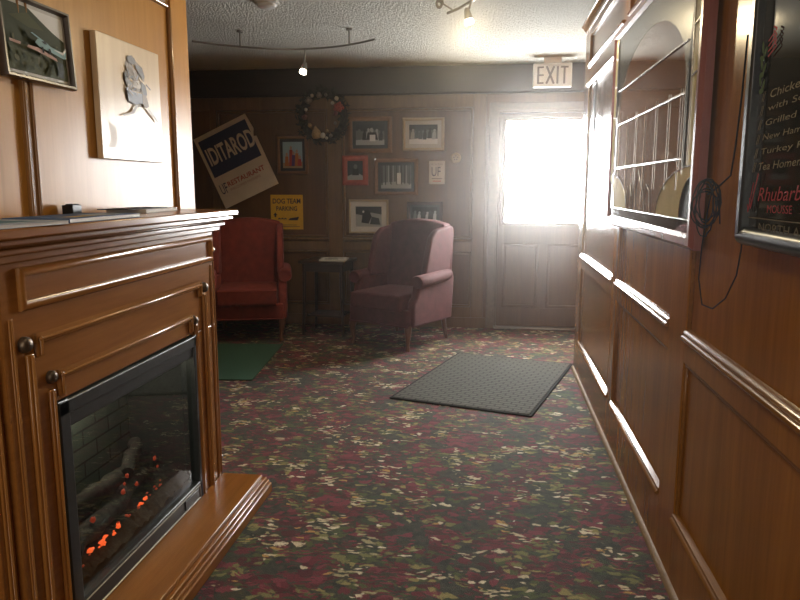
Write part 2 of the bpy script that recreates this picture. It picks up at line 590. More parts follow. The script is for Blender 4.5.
def text_geo(body, bold=0.0):
    cu = bpy.data.curves.new('text', 'FONT')
    cu.offset = bold
    cu.body = body
    cu.resolution_u = 3
    o = bpy.data.objects.new('text', cu)
    C.objects.link(o)
    dg = bpy.context.evaluated_depsgraph_get()
    me = bpy.data.meshes.new_from_object(o.evaluated_get(dg))
    vs = [(v.co.x, v.co.y) for v in me.vertices]
    fs = [list(p.vertices) for p in me.polygons]
    bpy.data.objects.remove(o)
    bpy.data.curves.remove(cu)
    bpy.data.meshes.remove(me)
    x0 = min(p[0] for p in vs); x1 = max(p[0] for p in vs)
    y0 = min(p[1] for p in vs); y1 = max(p[1] for p in vs)
    return [((x - x0) / (x1 - x0), (y - y0) / (y1 - y0)) for x, y in vs], fs


class Print:
    """flat printed picture in local x-z, facing -y; each shape its own ink layer a fraction of a millimetre up"""
    def __init__(s, y, step=0.0004):
        s.mb, s.mats, s.y, s.step = MB(), [], y, step

    def k(s, mat):
        if mat not in s.mats:
            s.mats.append(mat)
        return s.mats.index(mat)

    def poly(s, mat, pts):
        s.y -= s.step
        s.mb.add([(a, s.y, b) for a, b in pts], [list(range(len(pts)))], s.k(mat))

    def rect(s, mat, a0, a1, b0, b1):
        s.poly(mat, [(a0, b0), (a1, b0), (a1, b1), (a0, b1)])

    def oval(s, mat, a, b, ra, rb, rot=0, n=14):
        c, d = math.cos(rot), math.sin(rot)
        s.poly(mat, [(a + ra * math.cos(t) * c - rb * math.sin(t) * d, b + ra * math.cos(t) * d + rb * math.sin(t) * c)
                     for t in [2 * PI * i / n for i in range(n)]])

    def line(s, mat, pts, w):
        for (a, b), (c, d) in zip(pts, pts[1:]):
            l = math.hypot(c - a, d - b) or 1
            nx, ny = -(d - b) / l * w / 2, (c - a) / l * w / 2
            s.poly(mat, [(a + nx, b + ny), (c + nx, d + ny), (c - nx, d - ny), (a - nx, b - ny)])

    def text(s, mat, body, a, b, w, h, rot=0, shear=0, bold=0.0):
        """lower-left corner a,b; fitted to w x h"""
        s.y -= s.step
        vs, fs = text_geo(body, bold)
        c, d = math.cos(rot), math.sin(rot)
        out = []
        for u, v in vs:
            p, q = u * w + v * h * shear, v * h
            out.append((a + p * c - q * d, s.y, b + p * d + q * c))
        s.mb.add(out, fs, s.k(mat))

    def build(s, name, parent):
        o = s.mb.build(name, s.mats, parent)
        # all faces towards the viewer (-y)
        for p in o.data.polygons:
            if p.normal.y > 0:
                p.flip()
        return o


def tag(o, label=None, cat=None, group=None, kind=None):
    if label: o['label'] = label
    if cat: o['category'] = cat
    if group: o['group'] = group
    if kind: o['kind'] = kind
    return o


def thing(name, label, cat, loc=(0, 0, 0), rz=0, group=None):
    o = bpy.data.objects.new(name, None)
    o.empty_display_size = 0.1
    C.objects.link(o)
    o.location = loc
    o.rotation_euler = (0, 0, rz)
    return tag(o, label, cat, group)


def struct(mb, name, mat, parent=None, **kw):
    o = mb.build(name, mat, parent, **kw)
    if parent is None:
        o['kind'] = 'structure'
    return o


# ------------------------------------------------------------------ the room
H = 2.455
XR, XL, YB = 0.626, -1.5, 6.72
RX = 0.641          # sheet face behind the stiles of the right wall
struct(MB().box(-3.7, 1.4, -3.6, YB + 0.1, -0.12, 0), 'floor', M['carpet'])
struct(MB().box(-3.7, 1.4, -3.6, YB + 0.1, H, H + 0.12), 'ceiling', M['ceiling'])

# right wall with stiles, rails and recessed panels
wr = struct(MB().box(RX, 0.76, -3.6, 5.25, 0, H).box(0.76, 1.35, 5.13, 5.25, 0, H), 'wall_right', M['wall_right'])
bays = [(3.74, 5.02), (2.53, 3.60), (1.12, 2.32), (-0.25, 0.97), (-1.7, -0.4), (-3.2, -1.85)]
st = MB()
edges = [5.25] + [y for b in bays for y in (b[1], b[0])] + [-3.6]
for i in range(0, len(edges), 2):
    st.box(XR, RX + 0.002, edges[i + 1], edges[i], 0.0, H - 0.06)
st.build('stile', M['wall_right'], wr, bevel=0.003)
rl = MB()
for (y0, y1) in bays:
    for z0, z1 in ((0.0, 0.235), (0.785, 0.865), (2.035, 2.165), (2.35, 2.40)):
        rl.box(XR, RX + 0.002, y0 - 0.001, y1 + 0.001, z0, z1)
rl.build('rail', M['wall_right'], wr, bevel=0.003)


def bead_x(mb, y0, y1, z, h, px, sgn=1):
    """double-bead moulding along Y on the right wall, base height z, rising h, standing px proud of the stile"""
    x = XR
    pr = [(RX, z), (x - px, z), (x - px - 0.003, z + h * 0.18), (x - px, z + h * 0.38), (x - px * 0.3, z + h * 0.48),
          (x - px * 0.55, z + h * 0.62), (x - px * 0.3, z + h * 0.82), (RX, z + h)]
    mb.prism(pr, y0, y1, 'y')


# prism with axis 'y' extrudes (x,z) outlines along Y
bd = MB()
for (y0, y1) in bays:
    bead_x(bd, y0, y1, 0.235, 0.03, 0.010)
    bead_x(bd, y0, y1, 0.862, 0.034, 0.012)
for (y0, y1) in bays:   # top mouldings hang the other way up
    for z, h in ((2.035, 0.028), (2.165, 0.034)):
        x = XR
        bd.prism([(RX, z), (x - 0.010, z), (x - 0.014, z - h * 0.25), (x - 0.009, z - h * 0.45), (x - 0.003, z - h * 0.6), (x - 0.006, z - h * 0.8), (RX, z - h)], y0, y1, 'y')
bd.build('panel_moulding', M['trim_right'], wr, smooth=50)
sd = MB()
for (y0, y1) in bays:
    for z0, z1 in ((0.255, 0.785), (0.89, 2.02)):
        for ya, yb in ((y0, y0 + 0.014), (y1 - 0.014, y1)):
            sd.box(XR + 0.005, RX + 0.001, ya, yb, z0, z1)
    sd.box(XR + 0.005, RX + 0.001, y0, y1, 0.772, 0.786)
sd.build('side_moulding', M['trim_right'], wr, bevel=0.004)
struct(MB().prism([(RX, H), (RX - 0.05, H), (RX - 0.05, H - 0.008), (RX - 0.036, H - 0.016), (RX - 0.03, H - 0.028), (RX - 0.018, H - 0.04), (RX - 0.016, H - 0.055), (RX, H - 0.06)], -3.6, 5.26, 'y'),
       'trim_1', M['trim_right'], smooth=40)
struct(MB().prism([(RX, 0), (XR - 0.016, 0), (XR - 0.016, 0.012), (XR - 0.008, 0.022), (XR, 0.026), (RX, 0.026)], -3.6, 5.25, 'y'),
       'baseboard_right', plain('worn_floor_trim', (0.26, 0.18, 0.10), 0.6, noise=0.2, spec=0.25), smooth=40)
struct(MB().box(1.25, 1.4, 5.25, YB, 0, H), 'wall_nook', M['wall_back'])

# left wall behind the fireplace, ends in a post; alcove with the chairs lies behind it
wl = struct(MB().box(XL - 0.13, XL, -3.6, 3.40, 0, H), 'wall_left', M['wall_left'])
MB().box(XL, XL + 0.012, 3.225, 3.402, 0, H - 0.06).build('post', M['wall_left'], wl, bevel=0.004)
vm = MB()
for y in (0.9, 2.15):
    vm.box(XL, XL + 0.010, y - 0.025, y + 0.025, 0, H - 0.25)
    vm.tube([(XL + 0.012, y - 0.02, 0), (XL + 0.012, y - 0.02, H - 0.25)], 0.006, 8)
    vm.tube([(XL + 0.012, y + 0.02, 0), (XL + 0.012, y + 0.02, H - 0.25)], 0.006, 8)
vm.tube([(XL + 0.008, 3.215, 0), (XL + 0.008, 3.215, 2.16)], 0.011, 8)
vm.build('batten', M['trim_left'], wl, smooth=50)
hm = MB()
for z, r in ((2.165, 0.012), (2.195, 0.009)):
    hm.tube([(XL + 0.008, -3.6, z), (XL + 0.008, 3.19, z)], r, 8)
hm.box(XL, XL + 0.006, -3.6, 3.19, 2.165, 2.40)
hm.build('top_moulding', M['trim_left'], wl, smooth=50)
struct(MB().prism([(XL, H), (XL + 0.07, H), (XL + 0.07, H - 0.012), (XL + 0.045, H - 0.03), (XL + 0.02, H - 0.06), (XL, H - 0.07)], -3.6, 3.41, 'y'),
       'trim_2', M['trim_left'], smooth=40)
struct(MB().box(-3.7, XL - 0.13, 3.28, 3.40, 0, H), 'wall_partition', M['wall_back'])
struct(MB().box(-3.7, -3.6, 3.40, YB, 0, H), 'wall_alcove', M['wall_back'])
struct(MB().box(-3.7, 1.4, -3.7, -3.6, 0, H), 'wall_front', M['wall_left'])

# back wall with an opening for the door
DX0, DX1, DH = 0.03, 0.93, 2.045
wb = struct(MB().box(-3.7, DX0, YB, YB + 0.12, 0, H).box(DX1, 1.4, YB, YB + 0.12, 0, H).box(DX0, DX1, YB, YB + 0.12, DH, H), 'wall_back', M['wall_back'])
MB().box(-3.6, 1.25, YB - 0.03, YB, 2.225, H).build('header_board', M['header'], wb, bevel=0.003)
MB().prism([(YB, 2.20), (YB - 0.02, 2.20), (YB - 0.04, 2.215), (YB - 0.04, 2.228), (YB, 2.232)], -3.6, 1.25, 'x').build('header_ledge', M['header'], wb)
sv = MB()
for x0, x1 in ((-3.45, -3.25), (-1.58, -1.44), (-0.19, -0.075), (-2.75, -2.68)):
    sv.box(x0, x1, YB - 0.014, YB, 0.1, 2.20)
sv.build('stile', M['trim_back'], wb, bevel=0.004)
rv = MB()
for x0, x1 in ((-3.25, -2.75), (-2.68, -1.58), (-1.44, -0.19)):
    rv.box(x0, x1, YB - 0.013, YB, 2.08, 2.20)
    rv.box(x0, x1, YB - 0.013, YB, 0.74, 0.83)
    rv.box(x0, x1, YB - 0.013, YB, 0.1, 0.2)
rv.build('rail', M['trim_back'], wb, bevel=0.004)
lv = MB()
for x0, x1 in ((-2.68, -1.58), (-1.44, -0.19)):
    lv.prism([(YB, 0.82), (YB - 0.022, 0.83), (YB - 0.032, 0.845), (YB - 0.028, 0.86), (YB, 0.862)], x0, x1, 'x')
lv.build('chair_rail', M['trim_back'], wb, smooth=40)
bmx = MB()
for x0, x1 in ((-2.68, -1.58), (-1.44, -0.19)):
    bmx.frame(x0 + 0.005, x1 - 0.005, 0.865, 2.075, 0.022, YB - 0.02, YB)
    bmx.frame(x0 + 0.005, x1 - 0.005, 0.205, 0.735, 0.022, YB - 0.02, YB)
bmx.build('panel_moulding', M['trim_back'], wb, smooth=40)
struct(MB().box(-3.6, DX0 - 0.08, YB - 0.018, YB, 0, 0.1), 'baseboard_back', M['trim_back'], bevel=0.005)

# the door: casing, slab with a large pane and two lower panels
dr = struct(MB().box(DX0 - 0.075, DX0, YB - 0.022, YB, 0, DH + 0.07).box(DX1, DX1 + 0.075, YB - 0.022, YB, 0, DH + 0.07).box(DX0, DX1, YB - 0.022, YB, DH, DH + 0.07)
            .box(DX0, DX0 + 0.02, YB, YB + 0.12, 0.02, DH).box(DX1 - 0.02, DX1, YB, YB + 0.12, 0.02, DH).box(DX0, DX1, YB, YB + 0.12, DH - 0.02, DH).box(DX0 + 0.015, DX0 + 0.04, YB + 0.075, YB + 0.12, 0.0, DH).box(DX1 - 0.04, DX1 - 0.015, YB + 0.075, YB + 0.12, 0.0, DH).box(DX0, DX1, YB + 0.075, YB + 0.12, DH - 0.04, DH).box(DX0, DX1, YB + 0.075, YB + 0.12, 0.0, 0.035),
            'door_1', plain('worn_casing', (0.15, 0.10, 0.06), 0.35, noise=0.15), bevel=0.005)
a0, a1 = DX0 + 0.022, DX1 - 0.022
y0, y1 = YB + 0.03, YB + 0.072
WX0, WX1, WZ0, WZ1 = DX0 + 0.075, DX1 - 0.075, 1.01, 1.965
MB().box(a0, WX0, y0, y1, 0.02, DH - 0.024).box(WX1, a1, y0, y1, 0.02, DH - 0.024).box(WX0, WX1, y0, y1, WZ1, DH - 0.024).box(WX0, WX1, y0, y1, 0.82, WZ0)\
    .box(WX0, WX1, y0, y1, 0.02, 0.2).box(0.44, 0.52, y0, y1, 0.2, 0.82).box(WX0, 0.44, y0 + 0.012, y1 - 0.012, 0.2, 0.82).box(0.52, WX1, y0 + 0.012, y1 - 0.012, 0.2, 0.82)\
    .build('door_slab', M['door'], dr, bevel=0.002)
MB().frame(WX0 - 0.02, WX1 + 0.02, WZ0 - 0.02, WZ1 + 0.02, 0.03, y0 - 0.012, y0 + 0.004).frame(WX0, 0.44, 0.2, 0.82, 0.03, y0 - 0.002, y0 + 0.014).frame(0.52, WX1, 0.2, 0.82, 0.03, y0 - 0.002, y0 + 0.014)\
    .build('door_moulding', M['door'], dr, smooth=40)
MB().box(WX0, WX1, y0 + 0.018, y0 + 0.023, WZ0, WZ1).build('window_pane', M['glass'], dr)
MB().lathe([(0.0, 0), (0.03, 0), (0.03, 0.008), (0.012, 0.012), (0.012, 0.04), (0.028, 0.05), (0.03, 0.065), (0.02, 0.078), (0, 0.08)], (0.865, y0, 0.95), (0, -1, 0)).build('door_knob', M['brass'], dr, smooth=50)
MB().box(DX0, DX1, YB - 0.03, YB + 0.12, 0, 0.018).build('threshold', M['chrome'], dr, bevel=0.006)
struct(MB().box(-6, 7, YB + 0.2, 20, -0.25, -0.15), 'ground', plain('pale_gravel', (0.75, 0.75, 0.75), 0.9, noise=0.1))

# ------------------------------------------------------------------ electric fireplace
# local frame: x along the wall to the viewer's right, -y towards the room
fp = thing('electric_fireplace', 'cherry wood electric fireplace with mantel shelf and glowing embers against the left wall', 'fireplace', (XL, 2.17, 0), R(90))
FY, SY = -0.33, -0.312
body = MB()
body.box(-0.705, -0.648, SY, 0, 0, 1.17).box(0.648, 0.705, SY, 0, 0, 1.17)              # outer uprights, set back
body.box(-0.648, -0.475, FY, 0, 0, 0.775).box(0.427, 0.648, FY, 0, 0, 0.775)              # broad jambs
body.box(-0.648, 0.648, FY, 0, 0.775, 1.17).box(-0.475, 0.427, FY, 0, 0, 0.075).box(-0.475, 0.427, -0.02, 0, 0.075, 0.775)
body.build('cabinet_body', M['mantel'], fp, bevel=0.004)


def strip(mb, pts, w, y, d, rnd=True):
    """moulding strip along a polyline in x-z, axis-aligned runs, mitred by overlap"""
    for (xa, za), (xb, zb) in zip(pts, pts[1:]):
        if abs(xa - xb) < 1e-6:
            mb.box(xa - w / 2, xa + w / 2, y - d, y, min(za, zb) - w / 2, max(za, zb) + w / 2)
            mb.box(xa - w / 5, xa + w / 5, y - d * 1.6, y - d * 0.9, min(za, zb) - w / 3, max(za, zb) + w / 3)
        else:
            mb.box(min(xa, xb) - w / 2, max(xa, xb) + w / 2, y - d, y, za - w / 2, za + w / 2)
            mb.box(min(xa, xb) - w / 3, max(xa, xb) + w / 3, y - d * 1.6, y - d * 0.9, za - w / 5, za + w / 5)


mo = MB()
mo.frame(-0.585, 0.635, 1.042, 1.152, 0.024, FY - 0.014, FY + 0.002)
mo.build('frieze_moulding', M['mantel_trim'], fp, smooth=50)
mo = MB()
strip(mo, [(-0.525, 0.925), (-0.525, 0.960), (0.495, 0.960), (0.495, 0.925)], 0.026, FY, 0.011)
mo.build('outer_moulding', M['mantel_trim'], fp, bevel=0.004)
for x, z1, w, y, d in ((-0.565, 0.915, 0.028, FY, 0.011), (0.535, 0.905, 0.028, FY, 0.011), (-0.620, 1.02, 0.018, FY, 0.004), (0.622, 1.02, 0.018, FY, 0.004),
                       (-0.676, 1.03, 0.022, SY, 0.007), (0.678, 1.03, 0.022, SY, 0.007)):
    mo = MB()
    strip(mo, [(x, 0.10), (x, z1)], w, y, d)
    mo.build('upright_moulding', M['mantel_trim_v'], fp, bevel=0.004)
mo = MB()
strip(mo, [(-0.445, 0.795), (-0.445, 0.843), (0.398, 0.843), (0.398, 0.795)], 0.024, FY, 0.010)
mo.build('inner_moulding', M['mantel_trim'], fp, bevel=0.004)
for x in (-0.488, 0.443):
    mo = MB()
    strip(mo, [(x, 0.10), (x, 0.80)], 0.024, FY, 0.010)
    mo.build('inner_upright_moulding', M['mantel_trim_v'], fp, bevel=0.004)
KP = [(0, 0), (0.021, 0), (0.021, 0.006), (0.020, 0.012), (0.016, 0.018), (0.009, 0.021), (0, 0.022)]
for x, z, y, s in ((-0.580, 0.956, FY, 1.0), (0.538, 0.945, FY, 1.0), (-0.484, 0.846, FY, 0.85), (0.434, 0.828, FY, 0.85)):
    MB().lathe([(r * s, t * s) for r, t in KP], (x, y, z), (0, -1, 0), 16).build('knob', M['brass'], fp, smooth=60)
for x, z in ((-0.676, 1.065), (0.70, 1.085), (0.70, 0.15), (-0.676, 0.15)):
    MB().lathe([(r * 0.6, t * 0.6) for r, t in KP], (x, SY + 0.005, z), (0, -1, 0), 12).build('knob', M['chrome'], fp, smooth=60)
# mantel shelf: stepped moulding on front and ends
sh = MB()
for z0, z1, d in ((1.165, 1.180, 0.012), (1.178, 1.196, 0.030), (1.194, 1.204, 0.024), (1.203, 1.222, 0.056), (1.221, 1.247, 0.074)):
    z0, z1 = z0 + 0.008 * (z0 > 1.17), z1 + 0.008
    sh.box(-0.705 - d, 0.705 + d, FY - d, 0, z0, z1)
sh.build('mantel_shelf', M['mantel'], fp, bevel=0.006, seg=3)
# hearth
he = MB()
for z0, z1, d, e in ((0.0, 0.045, 0.0, 0), (0.043, 0.062, 0.010, 0), (0.061, 0.078, 0.020, 0), (0.077, 0.095, 0.040, 0)):
    he.box(-0.70 + d, 0.70 - d, -0.545 + d * 0.8, FY - 0.001, z0, z1)
he.build('hearth', M['mantel'], fp, bevel=0.005, seg=3)
# firebox insert
fi = MB()
fi.box(-0.472, -0.424, FY - 0.012, FY + 0.05, 0.09, 0.768).box(0.402, 0.424, FY - 0.012, FY + 0.05, 0.09, 0.768)
fi.box(-0.472, 0.424, FY - 0.012, FY + 0.05, 0.725, 0.768).box(-0.45, 0.407, FY - 0.004, FY + 0.05, 0.684, 0.727)
fi.box(-0.472, 0.424, FY - 0.012, FY + 0.05, 0.09, 0.165)
ins = fi.build('firebox_insert', M['black_metal'], fp, bevel=0.004)
MB().box(-0.45, 0.407, FY + 0.008, FY + 0.013, 0.163, 0.686).build('glass_pane', M['fire_glass'], ins)
MB().box(-0.465, 0.418, -0.045, -0.025, 0.1, 0.76).build('brick_back', M['brick'], ins)
MB().box(-0.465, -0.452, FY + 0.05, -0.03, 0.1, 0.76).box(0.407, 0.418, FY + 0.05, -0.03, 0.1, 0.76).box(-0.465, 0.418, FY + 0.05, -0.03, 0.75, 0.765).build('firebox_lining', M['firebox'], ins)
MB().frame(-0.44, 0.395, 0.1, 0.155, 0.004, FY - 0.016, FY - 0.010).build('vent_line', M['chrome'], ins)
MB().box(0.25, 0.375, FY - 0.017, FY - 0.011, 0.108, 0.147).build('control_panel', M['black_paint'], ins, bevel=0.002)
rnd = random.Random(5)
ab = MB()
nx, ny = 40, 10
gv, gf = [], []
for j in range(ny + 1):
    for i in range(nx + 1):
        gv.append((-0.45 + 0.855 * i / nx, FY + 0.03 + 0.24 * j / ny, 0.165 + 0.06 * math.sin(PI * j / ny) + rnd.uniform(0, 0.022)))
for j in range(ny):
    for i in range(nx):
        q = j * (nx + 1) + i
        gf.append((q, q + 1, q + nx + 2, q + nx + 1))
ab.add(gv, gf)
ab.build('ash_bed', M['ash'], ins, smooth=80)
LOGS = [((-0.34, -0.24, 0.255), (0.20, -0.20, 0.275), 0.036), ((-0.12, -0.15, 0.29), (0.36, -0.16, 0.275), 0.038), ((-0.28, -0.12, 0.31), (0.02, -0.22, 0.345), 0.030), ((0.05, -0.22, 0.34), (0.30, -0.13, 0.355), 0.028), ((-0.38, -0.14, 0.27), (-0.15, -0.12, 0.29), 0.032)]
for a, b, r in LOGS:
    a, b = Vector(a), Vector(b)
    pts = [a.lerp(b, t / 8) + Vector((0, rnd.uniform(-.008, .008), rnd.uniform(-.008, .008))) for t in range(9)]
    MB().tube(pts, [r * rnd.uniform(0.8, 1.15) for _ in pts], 10).build('log', M['log'], ins, smooth=70)
# embers: glowing lumps along the front of the bed and between the logs
for i in range(26):
    t = i / 25
    x = -0.32 + 0.50 * t + rnd.uniform(-.014, .014)
    hot = 0.05 < t < 0.42 or 0.62 < t < 0.8
    z = 0.215 + 0.045 * t + rnd.uniform(-.012, .014)
    MB().ball((x, FY + 0.045 + rnd.uniform(-.012, .012), z), rnd.uniform(0.003, 0.011 if hot else 0.006), 8, 0, (1.5, 0.8, 0.7), 0.4, rnd).build('ember', M['ember'] if hot else M['ember_dim'], ins, smooth=80)
for x, z in ((-0.02, 0.335), (0.0, 0.355), (0.20, 0.34), (0.22, 0.30), (-0.03, 0.31), (0.06, 0.30), (-0.22, 0.30)):
    MB().ball((x, FY + 0.075, z), rnd.uniform(0.005, 0.010), 8, 0, (1, 0.8, 1), 0.3, rnd).build('ember', M['ember_dim'], ins, smooth=80)

# things lying on the mantel (shelf top z = 1.247)
MT = 1.2555


def booklet(name, label, cat, loc, rz, w, d, h, cover, strokes, group=None):
    t = thing(name, label, cat, loc, rz, group)
    MB().box(-w / 2, w / 2, -d / 2, d / 2, 0.001, h - 0.001).build('pages', M['paper'], t)
    MB().box(-w / 2, w / 2, -d / 2 - 0.002, d / 2 + 0.002, 0, 0.0012).box(-w / 2, w / 2, -d / 2 - 0.002, d / 2 + 0.002, h - 0.0012, h).box(-w / 2 - 0.0015, -w / 2, -d / 2, d / 2, 0, h).build('cover', cover, t)
    for mt, x0, x1, y0_, y1_ in strokes:
        MB().box(x0, x1, y0_, y1_, h, h + 0.0004).build('cover_print', mt, t)
    return t


cv_blue = ink('blue_grey_cover', (0.07, 0.13, 0.27), 0.6, 0.0)
cv_pale = ink('pale_grey_cover', (0.40, 0.46, 0.54), 0.6, 0.0)
cv_dark = ink('dark_cover', (0.04, 0.045, 0.05), 0.5, 0.0)
booklet('magazine', 'blue magazine lying flat on the mantel shelf near its middle', 'magazine', (-1.21, 1.93, MT), R(92), 0.40, 0.19, 0.012, cv_blue,
        [(ink('cover_yellow', (0.55, 0.42, 0.15)), -0.12, 0.0, -0.06, -0.02), (cv_pale, 0.02, 0.15, -0.07, 0.02)])
booklet('magazine', 'pale grey magazine at the near left end of the mantel shelf', 'magazine', (-1.20, 1.56, MT), R(86), 0.29, 0.20, 0.010, cv_pale,
        [(ink('cover_teal', (0.10, 0.22, 0.28)), -0.09, 0.08, -0.06, 0.05)])
booklet('booklet', 'white booklet beneath a dark card toward the far end of the mantel', 'booklet', (-1.36, 2.62, MT), R(95), 0.32, 0.15, 0.012, M['paper'], [])
t = thing('card', 'thin dark card lying on the white booklet on the mantel', 'card', (-1.36, 2.56, MT + 0.0125), R(90))
MB().box(-0.17, 0.14, -0.06, 0.06, 0, 0.003).build('card_sheet', cv_dark, t)
t = thing('small_box', 'small black open box standing on the mantel against the wall', 'box', (-1.46, 2.30, MT), R(90))
MB().box(-0.026, 0.026, -0.02, 0.02, 0, 0.003).box(-0.026, -0.023, -0.02, 0.02, 0, 0.032).box(0.023, 0.026, -0.02, 0.02, 0, 0.032).box(-0.026, 0.026, -0.02, -0.017, 0, 0.032).box(-0.026, 0.026, 0.017, 0.02, 0, 0.032).build('box_shell', M['black_paint'], t, bevel=0.002)
MB().box(-0.016, 0.022, -0.014, 0.014, 0.003, 0.036).build('box_contents', cv_dark, t)


# ------------------------------------------------------------------ framed pictures
def framed(label, loc, rz, w, h, fwid, fmat, art, depth=0.022, mat=None, mw=0.0, tilt=0, group=None, name='framed_picture', cat='picture'):
    """loc = point of the wall behind the centre; art(print, u0,u1,v0,v1) paints the opening"""
    t = thing(name, label, cat, loc, rz, group)
    if tilt:
        t.rotation_euler = (tilt, 0, rz)
    MB().frame(-w / 2, w / 2, -h / 2, h / 2, fwid, -depth, -0.001).build('frame', fmat, t, smooth=40)
    MB().box(-w / 2 + fwid * .6, w / 2 - fwid * .6, -0.008, -0.002, -h / 2 + fwid * .6, h / 2 - fwid * .6).build('backing_board' if mat is None else 'mat_board', mat or M['paper'], t)
    u, v = w / 2 - fwid - mw, h / 2 - fwid - mw
    p = Print(-0.009)
    art(p, -u, u, -v, v)
    p.build('picture', t)
    return t


G = {k: ink('photo_' + k, c) for k, c in {
    'black': (0.012, 0.014, 0.014), 'dark': (0.035, 0.045, 0.043), 'mid': (0.12, 0.13, 0.125), 'light': (0.36, 0.37, 0.35), 'white': (0.68, 0.68, 0.64),
    'sky': (0.30, 0.42, 0.46), 'red': (0.38, 0.05, 0.03), 'orange': (0.42, 0.14, 0.03), 'purple': (0.10, 0.05, 0.16), 'tan': (0.33, 0.25, 0.13),
    'forest': (0.026, 0.036, 0.008), 'moss': (0.050, 0.058, 0.013), 'olive': (0.085, 0.085, 0.03), 'plane': (0.22, 0.36, 0.36), 'pinkish': (0.42, 0.26, 0.2)}.items()}


def L_(u0, u1, v0, v1):
    return lambda a, b: (u0 + (u1 - u0) * a, v0 + (v1 - v0) * b)


def rel(p, mat, q, pts):
    p.poly(mat, [q(a, b) for a, b in pts])


def art_people(p, u0, u1, v0, v1):
    q = L_(u0, u1, v0, v1)
    p.rect(G['sky'], u0, u1, v0, v1)
    rel(p, G['tan'], q, [(0, 0), (1, 0), (1, .25), (0, .2)])
    for x, c, hh in ((.2, 'orange', .6), (.42, 'red', .85), (.55, 'purple', .65), (.72, 'orange', .72), (.86, 'red', .5)):
        rel(p, G[c], q, [(x - .11, .08), (x + .11, .08), (x + .08, hh - .15), (x - .08, hh - .15)])
        a, b = q(x, hh - .08)
        p.oval(G['pinkish'], a, b, (u1 - u0) * .06, (v1 - v0) * .07)


def art_dogs(seed, white=True, bgk='mid', top='dark'):
    def f(p, u0, u1, v0, v1):
        r = random.Random(seed)
        q = L_(u0, u1, v0, v1)
        p.rect(G[bgk], u0, u1, v0, v1)
        rel(p, G[top], q, [(0, .72), (.3, .66), (.6, .74), (1, .68), (1, 1), (0, 1)])
        rel(p, G['white' if white else 'light'], q, [(0, 0), (1, 0), (1, .26), (.5, .32), (0, .24)])
        for i in range(6):
            x = .12 + .15 * i + r.uniform(-.03, .03)
            b = r.uniform(.2, .3)
            c = r.choice(['black', 'dark', 'mid', 'light'])
            rel(p, G[c], q, [(x - .07, b), (x + .06, b), (x + .07, b + .3), (x + .02, b + .48), (x - .05, b + .32)])
            a, d = q(x + .02, b + .46)
            p.oval(G[c], a, d, (u1 - u0) * .045, (v1 - v0) * .07)
    return f


def art_bib(p, u0, u1, v0, v1):
    art_dogs(3, False, 'mid', 'dark')(p, u0, u1, v0, v1)
    q = L_(u0, u1, v0, v1)
    rel(p, G['black'], q, [(.36, .25), (.78, .25), (.72, .62), (.42, .62)])
    a, b = q(.56, .74)
    p.oval(G['light'], a, b, (u1 - u0) * .06, (v1 - v0) * .1)
    rel(p, G['white'], q, [(.49, .18), (.69, .18), (.69, .50), (.49, .50)])


def art_trees(p, u0, u1, v0, v1):
    q = L_(u0, u1, v0, v1)
    p.rect(G['mid'], u0, u1, v0, v1)
    rel(p, G['light'], q, [(0, .0), (1, 0), (1, .2), (.5, .3), (0, .25)])
    r = random.Random(8)
    for i in range(11):
        x = (i + .5) / 11 + r.uniform(-.03, .03)
        rel(p, G[r.choice(['dark', 'black', 'light'])], q, [(x - .02, .15 + r.uniform(0, .1)), (x + .02, .15), (x + .012, 1), (x - .012, 1)])
    rel(p, G['white'], q, [(.53, .2), (.66, .2), (.66, .68), (.53, .68)])  # white stripe paints a lamp reflection in the picture glass


def art_portrait(p, u0, u1, v0, v1):
    q = L_(u0, u1, v0, v1)
    p.rect(G['dark'], u0, u1, v0, v1)
    rel(p, G['light'], q, [(0, 0), (1, 0), (1, .22), (.7, .36), (.3, .3), (0, .2)])
    rel(p, G['black'], q, [(.3, .25), (.75, .25), (.7, .6), (.35, .6)])
    a, b = q(.52, .7)
    p.oval(G['mid'], a, b, (u1 - u0) * .12, (v1 - v0) * .13)


def art_sled(p, u0, u1, v0, v1):
    q = L_(u0, u1, v0, v1)
    p.rect(G['light'], u0, u1, v0, v1)
    rel(p, G['dark'], q, [(0, .62), (.35, .55), (.6, .7), (1, .6), (1, 1), (0, 1)])
    rel(p, G['black'], q, [(.22, .2), (.5, .15), (.62, .5), (.52, .8), (.36, .82), (.26, .55)])
    rel(p, G['dark'], q, [(.55, .12), (.95, .1), (.9, .42), (.62, .5)])
    a, b = q(.30, .74)
    p.oval(G['white'], a, b, (u1 - u0) * .04, (v1 - v0) * .06)


yb = YB - 0.014
PW = 'framed photographs on the back wall'
framed('black framed colour picture of bright clothed people, hung left below the wreath', (-1.927, yb + 0.012, 1.655), 0, 0.31, 0.365, 0.032, M['brown_frame'], art_people, mat=M['black_ink'], mw=0.026, depth=0.03, group=PW)
framed('dark matted photograph with a white bib in its centre, top left of the picture cluster', (-1.165, yb + 0.006, 1.838), 0, 0.42, 0.335, 0.04, M['brown_frame'], art_bib, mat=M['green_frame'], mw=0.033, group=PW)
framed('pale framed snowy dog photograph, top right of the picture cluster', (-0.658, yb + 0.006, 1.838), 0, 0.395, 0.305, 0.028, M['pale_frame'], art_dogs(11), mat=M['matboard'], mw=0.036, group=PW)
framed('small red framed photograph left of the tree picture', (-1.312, yb + 0.006, 1.506), 0, 0.25, 0.28, 0.05, M['red_frame'], art_portrait, group=PW)
framed('wide dark photograph with a painted lamp reflection, framed in brown, centre of the cluster', (-0.916, yb + 0.006, 1.444), 0, 0.42, 0.345, 0.035, M['brown_frame'], art_trees, mat=M['green_frame'], mw=0.03, group=PW)
framed('white matted dog sled photograph between side table and burgundy chair top', (-1.185, yb + 0.006, 1.068), 0, 0.385, 0.325, 0.018, M['pale_frame'], art_sled, mat=M['paper'], mw=0.048, group=PW)
